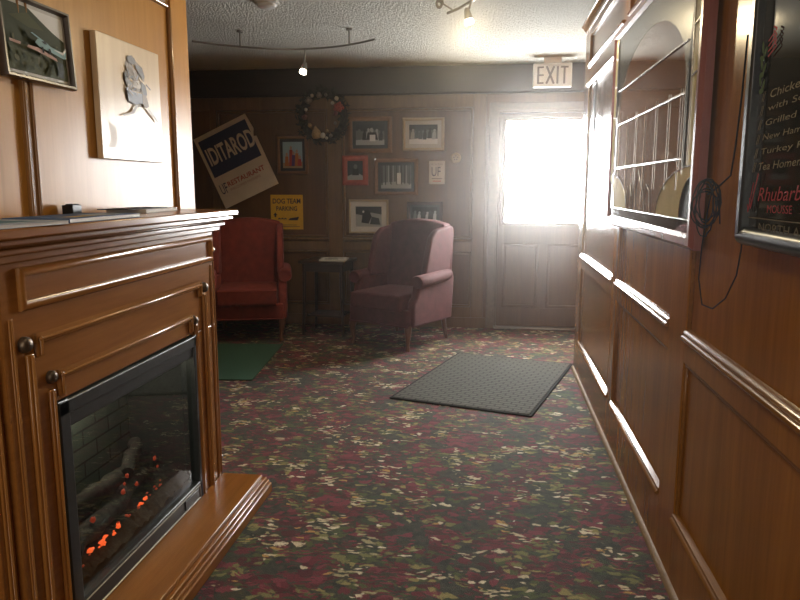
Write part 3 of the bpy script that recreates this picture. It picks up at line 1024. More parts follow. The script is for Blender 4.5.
framed('dim photograph half hidden just above the top of the burgundy wing chair', (-0.64, yb + 0.006, 1.08), 0, 0.34, 0.26, 0.03, M['dark_frame'], art_dogs(21, False, 'dark', 'black'), mat=M['green_frame'], mw=0.02, group=PW)

# small notice and round badge right of the cluster
t = thing('notice', 'small white notice pinned right of the picture cluster', 'notice', (-0.529, yb + 0.012, 1.486))
MB().box(-0.075, 0.075, -0.004, 0, -0.108, 0.108).build('sheet', M['paper'], t)
p = Print(-0.0042)
p.text(M['navy'], 'UF', -0.05, -0.035, 0.085, 0.085)
p.text(M['grey_ink'], 'NO SMOKING', -0.055, 0.068, 0.11, 0.018)
p.rect(M['grey_ink'], -0.05, 0.05, -0.06, -0.054)
p.rect(M['red_ink'], -0.04, 0.04, -0.085, -0.077)
p.build('lettering', t)
t = thing('round_badge', 'small round yellowish disc on the wall near the door casing', 'badge', (-0.352, yb + 0.012, 1.62))
MB().lathe([(0, 0), (0.046, 0), (0.05, 0.006), (0.046, 0.012), (0.036, 0.014), (0.034, 0.010), (0, 0.010)], (0, 0, 0), (0, -1, 0), 28).build('disc', M['pale_frame'], t, smooth=40)
p = Print(-0.0105)
for k in range(5):
    p.oval(M['grey_ink'], 0.018 * math.cos(k * 1.257 + .3), 0.018 * math.sin(k * 1.257 + .3), 0.006, 0.006)
p.build('emblem', t)

# tilted poster with a torn corner
PA = R(24.5)
t = thing('poster', 'tilted cream poster with a navy block and white lettering, left end of the back wall', 'poster', (-2.489, YB - 0.036, 1.595), 0)
bw, bh = 0.595, 0.735
ca, sa = math.cos(PA), math.sin(PA)
def rt2(a, b):
    return (a * ca - b * sa, a * sa + b * ca)
outline = [(-bw / 2, -bh / 2), (bw / 2, -bh / 2), (bw / 2, bh / 2 - 0.235), (bw / 2 - 0.028, bh / 2 - 0.225), (bw / 2 - 0.012, bh / 2 - 0.19), (bw / 2 + 0.004, bh / 2 - 0.16), (bw / 2 - 0.012, bh / 2), (-bw / 2, bh / 2)]
MB().prism([rt2(*q) for q in outline], -0.006, 0, 'y').build('board', M['cream'], t)
p = Print(-0.0062)
p.poly(M['navy'], [rt2(*q) for q in [(-bw / 2 + 0.03, -0.055), (bw / 2 - 0.035, -0.055), (bw / 2 - 0.035, bh / 2 - 0.045), (-bw / 2 + 0.03, bh / 2 - 0.045)]])
a, b = rt2(-bw / 2 + 0.055, 0.055)
p.text(M['cream'], 'IDITAROD', a, b, 0.51, 0.175, PA, 0.0, 0.025)
a, b = rt2(-bw / 2 + 0.035, -0.235)
p.text(M['navy'], 'UF', a, b, 0.075, 0.10, PA)
a, b = rt2(-bw / 2 + 0.125, -0.19)
p.text(M['red_ink'], 'RESTAURANT', a, b, 0.41, 0.05, PA, 0, 0.02)
a, b = rt2(-bw / 2 + 0.125, -0.235)
p.text(plain('faded_red_ink', (0.44, 0.22, 0.15), 0.5), 'WELCOMES MUSHERS', a, b, 0.34, 0.024, PA)
p.build('lettering', t)

t = thing('yellow_sign', 'square yellow sign with black lettering below the people picture', 'sign', (-2.0, yb + 0.012, 1.107))
MB().box(-0.162, 0.162, -0.005, 0, -0.168, 0.168).build('panel', M['yellow'], t)
p = Print(-0.0052)
p.text(M['black_ink'], 'DOG TEAM', -0.14, 0.082, 0.28, 0.05, 0, 0, 0.02)
p.text(M['black_ink'], 'PARKING', -0.105, 0.012, 0.21, 0.045, 0, 0, 0.02)
p.poly(M['black_ink'], [(-0.125, -0.05), (-0.108, -0.05), (-0.108, -0.03), (-0.095, -0.03), (-0.1165, -0.005), (-0.138, -0.03), (-0.125, -0.03)])
for x in (-0.075, -0.045, -0.015):
    p.oval(M['black_ink'], x, -0.062, 0.013, 0.006)
    p.rect(M['black_ink'], x - 0.01, x - 0.006, -0.078, -0.062)
    p.rect(M['black_ink'], x + 0.006, x + 0.01, -0.078, -0.062)
p.poly(M['black_ink'], [(0.015, -0.078), (0.11, -0.078), (0.125, -0.045), (0.09, -0.05), (0.03, -0.06)])
p.rect(M['black_ink'], -0.14, 0.13, -0.142, -0.138)
p.rect(M['black_ink'], -0.12, 0.10, -0.127, -0.123)
p.build('lettering', t)

# ------------------------------------------------------------------ wreath
wt = thing('wreath', 'dark dried wreath with pale ornaments and a red flower on the back wall', 'wreath', (-1.605, YB - 0.03, 2.01))
rnd = random.Random(3)
wr_ = MB()
for k in range(26):
    ph = rnd.uniform(0, 2 * PI)
    pts = []
    for i in range(30):
        th = 2 * PI * i / 30
        rr = 0.205 + 0.026 * math.sin(3 * th + ph) + rnd.uniform(-.004, .004)
        pts.append((rr * math.cos(th), -0.03 + 0.022 * math.cos(4 * th + ph * 2), rr * math.sin(th)))
    wr_.tube(pts, 0.006, 5, closed=True)
wr_.build('twig_ring', plain('dark_twigs', (0.025, 0.018, 0.011), 0.8, noise=0.4), wt, smooth=60)
lf = MB()
for k in range(230):
    th = rnd.uniform(0, 2 * PI)
    rr = rnd.uniform(0.165, 0.265)
    c = Vector((rr * math.cos(th), rnd.uniform(-.075, -.03), rr * math.sin(th)))
    d = Vector((rnd.uniform(-1, 1), rnd.uniform(-.5, .3), rnd.uniform(-1, 1))).normalized()
    e = d.cross(Vector((rnd.uniform(-.4, .4), 1, rnd.uniform(-.4, .4)))).normalized()
    l, w = rnd.uniform(.02, .04), rnd.uniform(.008, .014)
    nrm = d.cross(e) * 0.004
    lf.add([c - d * l, c + e * w + nrm, c + d * l, c - e * w + nrm, c + nrm * 2], [(0, 1, 4), (1, 2, 4), (2, 3, 4), (3, 0, 4)])
lf.build('leaves', plain('dry_leaves', (0.032, 0.030, 0.016), 0.8, noise=0.6, nscale=25), wt)
ow = plain('shell_white', (0.48, 0.44, 0.36), 0.5)
ot = plain('dried_tan', (0.34, 0.23, 0.10), 0.6, noise=0.3, nscale=60)
orr = plain('dried_red', (0.32, 0.05, 0.025), 0.6, noise=0.4, nscale=50)
og = plain('dried_grey', (0.20, 0.17, 0.14), 0.7, noise=0.4, nscale=60)
S = 75 / 600 / 122.5   # zoomed ornament positions to metres
for ox, oy, r, mt, nmn in ((210, 140, 16, ow, 'ornament'), (340, 135, 15, og, 'ornament'), (440, 168, 19, ow, 'ornament'), (402, 208, 16, ow, 'ornament'), (150, 263, 15, ow, 'ornament'),
                           (175, 180, 30, og, 'pine_cone'), (135, 330, 22, plain('dried_rust', (0.16, 0.06, 0.04), 0.7), 'pine_cone'), (275, 135, 24, og, 'pine_cone'), (238, 470, 42, ot, 'gourd'), (305, 498, 25, ow, 'ornament'),
                           (340, 520, 14, ow, 'ornament'), (380, 500, 17, og, 'ornament'), (348, 455, 13, ot, 'ornament'), (425, 390, 15, og, 'ornament'), (185, 405, 20, ot, 'ornament'), (430, 300, 20, plain('dried_wine', (0.14, 0.03, 0.03), 0.7), 'ornament')):
    mbq = MB()
    x, z, q = (ox - 300) * S, (320 - oy) * S, r * S * 1.05
    if nmn == 'gourd':
        mbq.lathe([(0, 0), (q * .9, q * .2), (q * 1.1, q * .9), (q * .8, q * 1.7), (q * .35, q * 2.3), (q * .12, q * 2.7), (0, q * 2.75)], (x + q * .3, -0.08, z - q * 1.3), (-0.15, 0, 1), 16)
    elif nmn == 'pine_cone':
        mbq.ball((x, -0.08, z), q, 12, 0, (1.1, .9, 1), 0.22, rnd)
    else:
        mbq.ball((x, -0.085, z), q, 12, 0, (1, .9, 1), 0.08, rnd)
    mbq.build(nmn, mt, wt, smooth=70)
fl = MB()
for k in range(14):
    th = k * 2.4
    d = 0.012 + 0.0022 * k
    fl.ball(((457 - 300) * S + d * math.cos(th), -0.085 - 0.015 * (1 - k / 14), (320 - 245) * S + d * math.sin(th)), 0.016, 8, 0, (1, .6, 1))
fl.build('red_flower', orr, wt, smooth=70)


# ------------------------------------------------------------------ left wall pictures
def art_plane(p, u0, u1, v0, v1):
    q = L_(u0, u1, v0, v1)
    p.rect(G['forest'], u0, u1, v0, v1)
    rel(p, G['white'], q, [(.42, 1), (.62, .86), (.8, .74), (1, .64), (1, 1)])
    rel(p, G['moss'], q, [(0, 0), (1, 0), (1, .22), (.6, .36), (.3, .42), (0, .38)])
    rel(p, G['moss'], q, [(.1, .8), (.4, .92), (.65, .72), (.4, .7)])
    r = random.Random(4)
    for i in range(46):
        a, b = r.uniform(.05, .92), r.uniform(.05, .75)
        if b < .62 - .25 * max(0, a - .45):
            a2, b2 = q(a, b)
            p.oval(G[r.choice(['moss', 'forest', 'forest', 'olive'])], a2, b2, r.uniform(.006, .02), r.uniform(.004, .010), r.uniform(0, 3), 9)
    rel(p, G['pinkish'], q, [(.0, .38), (.16, .37), (.17, .41), (.0, .42)])
    rel(p, G['pinkish'], q, [(.26, .36), (.42, .34), (.76, .26), (.74, .31), (.45, .40), (.28, .40)])
    rel(p, G['plane'], q, [(.40, .47), (.46, .42), (.62, .39), (.88, .33), (.92, .36), (.93, .47), (.88, .43), (.66, .47), (.55, .53), (.45, .54)])
    rel(p, G['plane'], q, [(.34, .60), (.37, .61), (.62, .50), (.60, .48)])
    rel(p, G['white'], q, [(.70, .44), (.86, .39), (.93, .47), (.92, .51), (.86, .43)])
    rel(p, G['dark'], q, [(.50, .51), (.55, .48), (.60, .49), (.56, .53)])
    for x in (.50, .62):
        rel(p, G['black'], q, [(x, .34), (x + .03, .34), (x + .02, .43), (x - .01, .43)])
    rel(p, G['dark'], q, [(.72, .02), (.82, 0), (.84, .24), (.74, .26)])


framed('black framed photograph of a parked light aircraft, leaning on the left wall', (XL + 0.012, 2.20, 1.812), R(90), 0.365, 0.26, 0.016, M['dark_frame'], art_plane, depth=0.026, mat=M['matboard'], mw=0.012, tilt=R(-3))
t = thing('wood_plaque', 'pale birch board with an ink drawing, hung right of the aircraft photograph', 'plaque', (XL + 0.004, 2.795, 1.691), R(90))
MB().box(-0.25, 0.25, -0.024, 0, -0.234, 0.234).build('board', M['birch'], t, bevel=0.003)
p = Print(-0.0242)
ik = [plain('drawing_ink_slate', (0.13, 0.13, 0.14), 0.5), plain('drawing_ink_brown', (0.20, 0.15, 0.11), 0.5), plain('drawing_ink_blue', (0.20, 0.23, 0.30), 0.5), plain('drawing_ink_pale', (0.42, 0.38, 0.33), 0.5)]
W, Hh = 0.50, 0.468
def dq(x, y):     # drawing positions measured on a zoomed view of the board
    return (-W / 2 + (x - 22) / 200 * W, Hh / 2 - (y - 55) / 350 * Hh + 0.0)
p.poly(ik[1], [dq(*q) for q in [(104, 118), (112, 94), (128, 89), (140, 104), (160, 116), (167, 140), (163, 165), (170, 200), (162, 232), (140, 240), (104, 232), (97, 206), (104, 186), (94, 166), (96, 150), (104, 140)]])
cream_line = M['birch']
for a_, b_ in (((100, 128), (126, 146)), ((126, 116), (140, 132)), ((104, 186), (122, 172)), ((122, 190), (148, 160)), ((146, 150), (164, 166)), ((112, 200), (150, 196)), ((150, 206), (156, 236)), ((106, 160), (124, 166)), ((136, 196), (128, 232))):
    p.line(cream_line, [dq(*a_), dq(*b_)], 0.009)
for k, pts in ((0, [(108, 100), (118, 92), (132, 96), (138, 108), (128, 116), (114, 114)]), (0, [(138, 112), (156, 118), (162, 140), (160, 150), (146, 138), (134, 124)]),
               (1, [(102, 122), (128, 128), (140, 150), (130, 160), (118, 150), (106, 140)]), (0, [(96, 150), (104, 144), (112, 166), (126, 180), (116, 190), (102, 184)]),
               (3, [(118, 168), (140, 160), (152, 176), (140, 188), (124, 186)]), (0, [(150, 160), (164, 170), (168, 198), (156, 200), (148, 182)]),
               (2, [(100, 186), (118, 198), (150, 198), (152, 226), (128, 234), (104, 228)]), (1, [(152, 200), (166, 206), (172, 232), (160, 240), (150, 226)]),
               (3, [(126, 236), (134, 236), (120, 262), (84, 276), (82, 272), (112, 258)]), (3, [(164, 242), (172, 240), (200, 268), (206, 280), (198, 276)])):
    p.poly(ik[k], [dq(*q) for q in pts])
rnd = random.Random(12)
for i in range(16):
    x, y = rnd.uniform(98, 168), rnd.uniform(100, 230)
    p.line(ik[rnd.randint(0, 3)], [dq(x, y), dq(x + rnd.uniform(-16, 16), y + rnd.uniform(6, 22))], 0.006)
for k in range(5):
    x = 58 + k * 5
    p.line(ik[3], [dq(x, 300 + k * 2), dq(x + 4, 345), dq(x - 6, 372)], 0.006)
for k in range(7):
    p.line(ik[3], [dq(92 + k * 14, 340 + (k % 2) * 6), dq(98 + k * 14, 366)], 0.004)
p.build('drawing', t)

# ------------------------------------------------------------------ right wall: leaded glass panel
t = thing('leaded_glass_panel', 'rosy framed leaded glass panel with cream arch hung on the right wall', 'glass panel', (XR, 3.0, 1.635), R(-90))
gw, gh = 1.60, 0.95        # outer frame; local x runs towards the camera
MB().frame(-gw / 2, gw / 2, -gh / 2, gh / 2, 0.05, -0.038, -0.0005, ws=0.05).build('frame', M['pink_frame'], t, smooth=35)
gx0, gx1, gz0, gz1 = -gw / 2 + 0.048, gw / 2 - 0.048, -gh / 2 + 0.048, gh / 2 - 0.048
gd = lambda n, c, r=0.04: plain(n, c, r, spec=0.45, noise=0.08, nscale=12)
reflectg = gd('clear_glass_wall_reflection', (0.22, 0.10, 0.033))  # clear pane; reflection of the wooden wall opposite put into its brown
smoke = gd('smoky_glass', (0.03, 0.028, 0.026))
creamg = gd('cream_glass', (0.62, 0.55, 0.27))
blackg = plain('black_glass', (0.008, 0.009, 0.010), 0.15, spec=0.1)
greyg = gd('seedy_grey_glass', (0.055, 0.055, 0.05), 0.2)
MB().box(gx0, gx1, -0.026, -0.01, gz0, gz1).build('glass_pane', reflectg, t)
p = Print(-0.0262, 0.0003)
hw = gx1
def mirror(fn):
    for sgn in (1, -1):
        fn(sgn)
def ell(cx, cz, ra, rb, a0, a1, n=16):
    return [(cx + ra * math.cos(a0 + (a1 - a0) * i / n), cz + rb * math.sin(a0 + (a1 - a0) * i / n)) for i in range(n + 1)]
# dark band along the foot, grey seedy arch above, cream and black side strips, cream quarter rounds
p.rect(smoke, gx0, gx1, gz0, gz0 + 0.04)
arch_out = ell(0, 0.12, hw - 0.077, 0.34, 0, PI, 28)
p.poly(greyg, [(hw - 0.077, 0.12)] + [(hw - 0.077, gz1), (-hw + 0.077, gz1), (-hw + 0.077, 0.12)] + ell(0, 0.08, hw - 0.17, 0.25, PI, 0, 28))
def side(sgn):
    def s(pts):
        return [(sgn * a, b) for a, b in pts]
    p.poly(creamg, s([(hw - 0.075, gz0 + 0.04), (hw, gz0 + 0.04), (hw, gz1), (hw - 0.075, gz1)]))
    p.poly(blackg, s([(hw - 0.135, -0.22), (hw - 0.077, -0.22), (hw - 0.077, 0.32), (hw - 0.11, 0.24), (hw - 0.135, 0.05)]))
    z = gz0 + 0.042
    p.poly(creamg, s([(hw, z)] + ell(hw, z, 0.46, 0.165, PI / 2, PI, 18)))
    p.poly(blackg, s([(hw, z + 0.001)] + ell(hw, z + 0.001, 0.13, 0.13, PI / 2, PI, 14)))
mirror(side)
p.build('coloured_glass', t)
cm = MB()
def came(pts, r=0.0024):
    cm.tube([(a, -0.0295, b) for a, b in pts], r, 6)
z1_, z2_ = -0.195, 0.01
came([(gx0, gz0 + 0.041), (gx1, gz0 + 0.041)], 0.0035)
came([(-hw + 0.135, z1_), (hw - 0.135, z1_)], 0.0035)
came([(-hw + 0.135, z2_), (hw - 0.135, z2_)], 0.0035)
came([(-hw + 0.135, 0.17), (hw - 0.135, 0.17)], 0.003)
for sgn in (1, -1):
    came([(sgn * (hw - 0.076), gz0 + 0.21), (sgn * (hw - 0.076), gz1)], 0.0028)
    came([(sgn * (hw - 0.136), z1_ - 0.05), (sgn * (hw - 0.136), 0.1)] , 0.0028)
    came([(sgn * a, b) for a, b in ell(hw, gz0 + 0.042, 0.46, 0.165, PI / 2, PI, 18)], 0.0028)
    came([(sgn * a, b) for a, b in ell(hw, gz0 + 0.042, 0.13, 0.13, PI / 2, PI, 14)])
    for zz in (0.05, 0.2, 0.33):
        came([(sgn * (hw - 0.075), zz), (sgn * hw, zz + 0.01)], 0.003)
for x in (-0.55, -0.36, -0.17, 0.02, 0.21, 0.40, 0.56):
    came([(x, z1_ - 0.10), (x, z2_ + 0.02)], 0.002)
for c in (-0.05, ):                       # fan of pointed leaves at the foot
    zz = gz0 + 0.042
    came([(c - 0.14, zz), (c - 0.11, zz + 0.075), (c - 0.05, zz + 0.12), (c, zz + 0.17), (c + 0.05, zz + 0.12), (c + 0.11, zz + 0.075), (c + 0.14, zz)])
    came([(c - 0.05, zz), (c - 0.06, zz + 0.08), (c - 0.05, zz + 0.12)])
    came([(c + 0.05, zz), (c + 0.06, zz + 0.08), (c + 0.05, zz + 0.12)])
    came([(c - 0.24, zz), (c - 0.22, zz + 0.085), (c - 0.16, zz + 0.11), (c - 0.13, zz + 0.06)])
    came([(c + 0.24, zz), (c + 0.22, zz + 0.085), (c + 0.16, zz + 0.11), (c + 0.13, zz + 0.06)])
cm.build('lead_came', M['came'], t, smooth=60)

# ------------------------------------------------------------------ right wall: chalkboard menu
t = thing('menu_board', 'black framed menu board with chalk lettering on the right wall', 'menu board', (XR, 1.22, 1.80), R(-90))
bx0, bx1, bz0, bz1 = -0.575, 0.60, -0.585, 0.585
slate = plain('slate_face', (0.020, 0.021, 0.018), 0.05, spec=0.45)
MB().box(bx0 + 0.01, bx1 - 0.01, -0.022, -0.003, bz0 + 0.01, bz1 - 0.01).build('slate', slate, t)
fr = MB()
for z in (bz0 + 0.02, bz1 - 0.02):
    fr.tube([(bx0, -0.022, z), (bx1, -0.022, z)], 0.022, 14)
for x in (bx0 + 0.016, bx1 - 0.016):
    fr.box(x - 0.016, x + 0.016, -0.044, -0.001, bz0 + 0.02, bz1 - 0.02)
fr.build('frame', M['black_paint'], t, bevel=0.006, smooth=40)
chalk = plain('cream_chalk', (0.24, 0.21, 0.14), 0.8)
chred = plain('red_chalk', (0.36, 0.025, 0.045), 0.8)
chgrn = plain('green_chalk', (0.10, 0.17, 0.08), 0.8)
chdim = plain('dim_chalk', (0.13, 0.11, 0.075), 0.8)
p = Print(-0.0222, 0.0002)
lines = ['Chicken Parmesan', 'with Soup or Salad', 'Grilled Cabbage', 'New Hamburger', 'Turkey Pot Pie', 'Tea Homemade']
for i, q in enumerate(lines):
    z = -0.256 - 0.0315 * i
    p.text(chalk, q, bx0 + 0.10 - 0.006 * i, z, 0.44 * len(q) / 17, 0.017, R(1.5), 0.35)
    for k in range(2):
        p.line(chalk, [(bx0 + 0.055 - 0.003 * i + 0.010 * k, z - 0.003), (bx0 + 0.066 - 0.003 * i + 0.009 * k, z + 0.019)], 0.003)
for k in range(9):
    p.oval(chgrn, bx0 + 0.055 + 0.012 * math.sin(k * 2), -0.235 + 0.012 * k, 0.014, 0.006, k)
for k in range(4):
    p.line(chred, [(bx0 + 0.085, -0.165 + k * 0.011), (bx0 + 0.13, -0.15 + k * 0.012), (bx0 + 0.11, -0.13 + k * 0.008)], 0.004)
p.line(chred, [(bx0 + 0.045, -0.475), (bx0 + 0.055, -0.50), (bx0 + 0.09, -0.42)], 0.006)
p.line(chred, [(bx0 + 0.035, -0.49), (bx0 + 0.042, -0.508), (bx0 + 0.065, -0.44)], 0.005)
p.text(chred, 'Rhubarb Dessert', bx0 + 0.10, -0.482, 0.46, 0.030, R(1.5), 0.35)
p.text(chred, 'MOUSSE', bx0 + 0.16, -0.506, 0.13, 0.017, R(1))
p.rect(chdim, bx0 + 0.05, bx1 - 0.06, -0.521, -0.5185)
p.text(chdim, 'NORTH ALASKA', bx0 + 0.12, -0.549, 0.36, 0.020)
p.build('chalk_lettering', t)

# cable hanging beside the menu board
t = thing('cable', 'thin black cable coiled in a bundle hanging beside the menu board', 'cable', (XR, 2.0, 1.30))
cb = MB()
rnd = random.Random(9)
X0 = -0.012
cb.tube([(X0, -0.10, 0.42), (X0, -0.09, 0.28), (X0, -0.07, 0.15), (X0, -0.05, 0.08), (X0 - 0.02, -0.02, 0.05), (X0 - 0.04, 0, 0.03)], 0.0024, 6)
for k in range(6):
    pts = []
    r1, r2 = rnd.uniform(.025, .045), rnd.uniform(.045, .075)
    oy, oz = rnd.uniform(-.012, .012), rnd.uniform(-.015, .015)
    an = R(rnd.uniform(15, 75))
    for i in range(24):
        th = 2 * PI * i / 24
        q = r1 * math.cos(th)
        pts.append((X0 - 0.045 - q * math.sin(an) + rnd.uniform(-.002, .002), oy + q * math.cos(an), oz + r2 * math.sin(th)))
    cb.tube(pts, 0.002, 6, closed=True)
cb.tube([(X0, 0.01, -0.05), (X0, 0.04, 0.05), (X0, 0.09, 0.06), (X0, 0.13, -0.02), (X0, 0.16, -0.12), (X0, 0.17, -0.22), (X0, 0.12, -0.29), (X0, 0.02, -0.285), (X0, -0.08, -0.24), (X0, -0.15, -0.17), (X0, -0.17, -0.10), (X0, -0.165, 0.0)], 0.002, 6)
cb.build('cord', M['rubber'], t, smooth=60)

# dark pointed ornament at the far end of the right wall
t = thing('pennant', 'dark narrow pointed pennant hanging at the far end of the right wall', 'pennant', (XR, 4.60, 1.98), R(-90))
MB().prism([(-0.055, 0), (0.055, 0), (0.05, -0.09), (0.012, -0.30), (-0.012, -0.30), (-0.05, -0.09)], -0.015, -0.002, 'y').build('blade', M['dark_frame'], t, bevel=0.003)
MB().tube([(-0.06, -0.012, 0.004), (0.06, -0.012, 0.004)], 0.007, 8).build('hanging_rod', M['dark_wood'], t)

# ------------------------------------------------------------------ wing chairs
def rbox(x0, x1, y0, y1, z0, z1, nx=2, ny=2, nz=2):
    """box cut into a grid, to be rounded by subdivision"""
    mb = MB()
    def cuts(a, b, n, e=0.035):
        e = min(e, (b - a) * .3)
        return [a, a + e] + [a + e + (b - a - 2 * e) * i / n for i in range(1, n)] + [b - e, b]
    X, Y, Z = cuts(x0, x1, nx), cuts(y0, y1, ny), cuts(z0, z1, nz)
    def face(U, V, f):
        vs = [f(u, v) for u in U for v in V]
        n = len(V)
        fs = [(i * n + j, (i + 1) * n + j, (i + 1) * n + j + 1, i * n + j + 1) for i in range(len(U) - 1) for j in range(n - 1)]
        mb.add(vs, fs)
    face(X, Y, lambda u, v: (u, v, z0)); face(X, Y, lambda u, v: (u, v, z1))
    face(X, Z, lambda u, v: (u, y0, v)); face(X, Z, lambda u, v: (u, y1, v))
    face(Y, Z, lambda u, v: (x0, u, v)); face(Y, Z, lambda u, v: (x1, u, v))
    return mb


def warp(mb, fn):
    mb.v = [fn(*p) for p in mb.v]
    return mb


def wing_chair(label, loc, rz, fab):
    t = thing('wing_chair', label, 'armchair', loc, rz, 'wing chairs against the back wall')
    t.scale = (0.90, 0.90, 0.97)
    # apron / deck
    rbox(-0.345, 0.345, -0.37, 0.36, 0.205, 0.355).build('seat_base', fab, t, sub=1)
    cu = rbox(-0.285, 0.285, -0.43, 0.22, 0.345, 0.485, 3, 3, 2)
    warp(cu, lambda x, y, z: (x, y, z + (0.025 * (1 - (x / 0.29) ** 2) * (1 - ((y + 0.1) / 0.34) ** 2) if z > 0.42 else 0)))
    cu.build('seat_cushion', fab, t, sub=2)
    # back: domed top, leaning
    bk = rbox(-0.315, 0.315, 0.17, 0.30, 0.33, 1.08, 4, 1, 4)
    def wb_(x, y, z):
        f = (z - 0.33) / 0.75
        z2 = z + (0.045 * (1 - (x / 0.315) ** 2) if z > 0.98 else 0) - (0.02 if z > 0.98 else 0)
        bulge = -0.03 * (1 - (x / 0.33) ** 2) if y < 0.22 else 0
        return (x * (1 + 0.02 * f), y + 0.12 * f + bulge, z2)
    warp(bk, wb_).build('backrest', fab, t, sub=2)
    for s in (-1, 1):
        # arm: panel and rolled top with a scroll front
        ar = MB()
        ar.prism([(-0.33, 0.205), (0.36, 0.205), (0.40, 0.60), (-0.20, 0.60), (-0.24, 0.54), (-0.26, 0.47), (-0.32, 0.42)], s * 0.295, s * 0.378, 'x')
        ar.build('arm_panel', fab, t, bevel=0.022, seg=3)
        n = 18
        prof = []
        for i in range(n):
            th = 2 * PI * i / n
            prof.append((s * 0.365 + 0.064 * math.cos(th), 0.588 + 0.054 * math.sin(th)))
        rl_ = MB()
        rings = [(-0.255, 0.6), (-0.262, 0.95), (-0.245, 1.06), (-0.1, 1.0), (0.2, 0.95), (0.30, 0.85)]
        vs, fs = [], []
        cx, cz = s * 0.365, 0.588
        for y, q in rings:
            vs += [(cx + (a - cx) * q, y, cz + (b - cz) * q + (y + 0.35) * 0.04) for a, b in prof]
        for i in range(len(rings) - 1):
            for j in range(n):
                fs.append((i * n + j, i * n + (j + 1) % n, (i + 1) * n + (j + 1) % n, (i + 1) * n + j))
        fs += [list(range(n))[::-1], list(range(n * (len(rings) - 1), n * len(rings)))]
        rl_.add(vs, fs)
        rl_.build('arm_roll', fab, t, smooth=60)
        # wing: curved ear between arm and back
        wg = MB()
        wg.prism([(-0.09, 0.60), (0.35, 0.56), (0.43, 1.02), (0.40, 1.045), (0.30, 1.04), (0.13, 1.02), (0.03, 0.96), (-0.02, 0.84), (-0.06, 0.72)], s * 0.285, s * 0.35, 'x')
        wg.build('wing', fab, t, bevel=0.024, seg=4)
        # front leg (cabriole) and rear leg
        MB().tube([(s * 0.315, -0.33, 0.215), (s * 0.325, -0.345, 0.17), (s * 0.322, -0.342, 0.11), (s * 0.312, -0.332, 0.05), (s * 0.32, -0.345, 0.018), (s * 0.322, -0.35, 0.0)], [0.036, 0.034, 0.024, 0.017, 0.024, 0.024], 12).build('leg', M['leg_wood'], t, smooth=60)
        MB().tube([(s * 0.30, 0.32, 0.215), (s * 0.30, 0.345, 0.10), (s * 0.30, 0.385, 0.0)], [0.026, 0.022, 0.018], 10).build('leg', M['leg_wood'], t, smooth=60)
    # outside back panel
    ob = rbox(-0.345, 0.345, 0.33, 0.37, 0.21, 1.0, 3, 1, 3)
    warp(ob, lambda x, y, z: (x, y + 0.07 * (z - 0.21) / 0.79, z)).build('back_panel', fab, t, sub=1)
    # piping along the base
    MB().tube([(-0.345, -0.372, 0.215), (0.345, -0.372, 0.215)], 0.007, 8).tube([(-0.285, -0.425, 0.475), (0.285, -0.425, 0.475)], 0.006, 8).build('piping', fab, t, smooth=60)
    return t


wing_chair('burgundy wing chair nearest the door, beneath the framed photographs', (-0.79, 6.03, 0), R(-27), M['fabric_burg'])
wing_chair('red wing chair partly hidden behind the fireplace, beside the green mat', (-2.19, 6.10, 0), R(16), M['fabric_red'])

# side table between the chairs
t = thing('side_table', 'small dark square side table between the two wing chairs', 'table', (-1.50, 6.32, 0), R(-6))
MB().box(-0.22, 0.22, -0.20, 0.20, 0.665, 0.69).build('tabletop', M['dark_wood'], t, bevel=0.006)
MB().box(-0.19, 0.19, -0.17, -0.155, 0.59, 0.666).box(-0.19, 0.19, 0.155, 0.17, 0.59, 0.666).box(-0.19, -0.175, -0.17, 0.17, 0.59, 0.666).box(0.175, 0.19, -0.17, 0.17, 0.59, 0.666).build('apron', M['dark_wood'], t)
for sx in (-1, 1):
    for sy in (-1, 1):
        MB().tube([(sx * 0.175, sy * 0.155, 0.66), (sx * 0.18, sy * 0.16, 0.35), (sx * 0.195, sy * 0.17, 0.0)], [0.019, 0.016, 0.012], 8).build('leg', M['dark_wood'], t, smooth=50)
MB().box(-0.165, 0.165, -0.145, 0.145, 0.17, 0.185).build('shelf', M['dark_wood'], t, bevel=0.003)
t = booklet('magazine', 'white magazine lying on the dark side table', 'magazine', (-1.43, 6.27, 0.6905), R(4), 0.24, 0.24, 0.012, M['paper'],
            [(G['mid'], -0.08, 0.04, -0.08, -0.02), (G['light'], -0.06, 0.08, 0.0, 0.07)])

# ------------------------------------------------------------------ mats
t = thing('doormat', 'grey rubber edged doormat lying on the patterned carpet before the door', 'mat', (-0.19, 4.185, 0), R(-16.3))
MB().box(-0.465, 0.465, 0, 1.36, 0.001, 0.009).build('rubber_edge', M['rubber'], t, bevel=0.003)
MB().box(-0.445, 0.445, 0.02, 1.34, 0.008, 0.013).build('pile', M['doormat'], t, bevel=0.002)
t = thing('floor_mat', 'green mat on the carpet in front of the red wing chair', 'mat', (-2.15, 5.20, 0), R(6))
MB().box(-0.43, 0.43, -0.64, 0.50, 0.001, 0.009).build('turf', M['green_mat'], t, bevel=0.003)

# ------------------------------------------------------------------ ceiling fixtures and exit sign
t = thing('exit_sign', 'white EXIT sign with grey letters hanging from the ceiling before the door', 'sign', (0.49, 6.42, 2.31))
MB().box(-0.165, 0.165, -0.025, 0.025, -0.105, 0.095).build('housing', M['white'], t, bevel=0.008)
MB().box(-0.075, 0.075, -0.02, 0.02, 0.094, 0.145).build('ceiling_bracket', M['white'], t, bevel=0.004)
p = Print(-0.0252)
gi = plain('exit_letters', (0.16, 0.15, 0.16), 0.5)
def bar(x0, z0, x1, z1, w=0.017):
    p.line(gi, [(x0, z0), (x1, z1)], w)
zt, zb_ = 0.068, -0.078
bar(-0.122, zb_, -0.122, zt)
for z in (zb_ + 0.007, -0.005, zt - 0.007):
    bar(-0.13, z, -0.075, z, 0.014)
bar(-0.052, zb_, 0.012, zt); bar(-0.052, zt, 0.012, zb_)
bar(0.042, zb_, 0.042, zt)
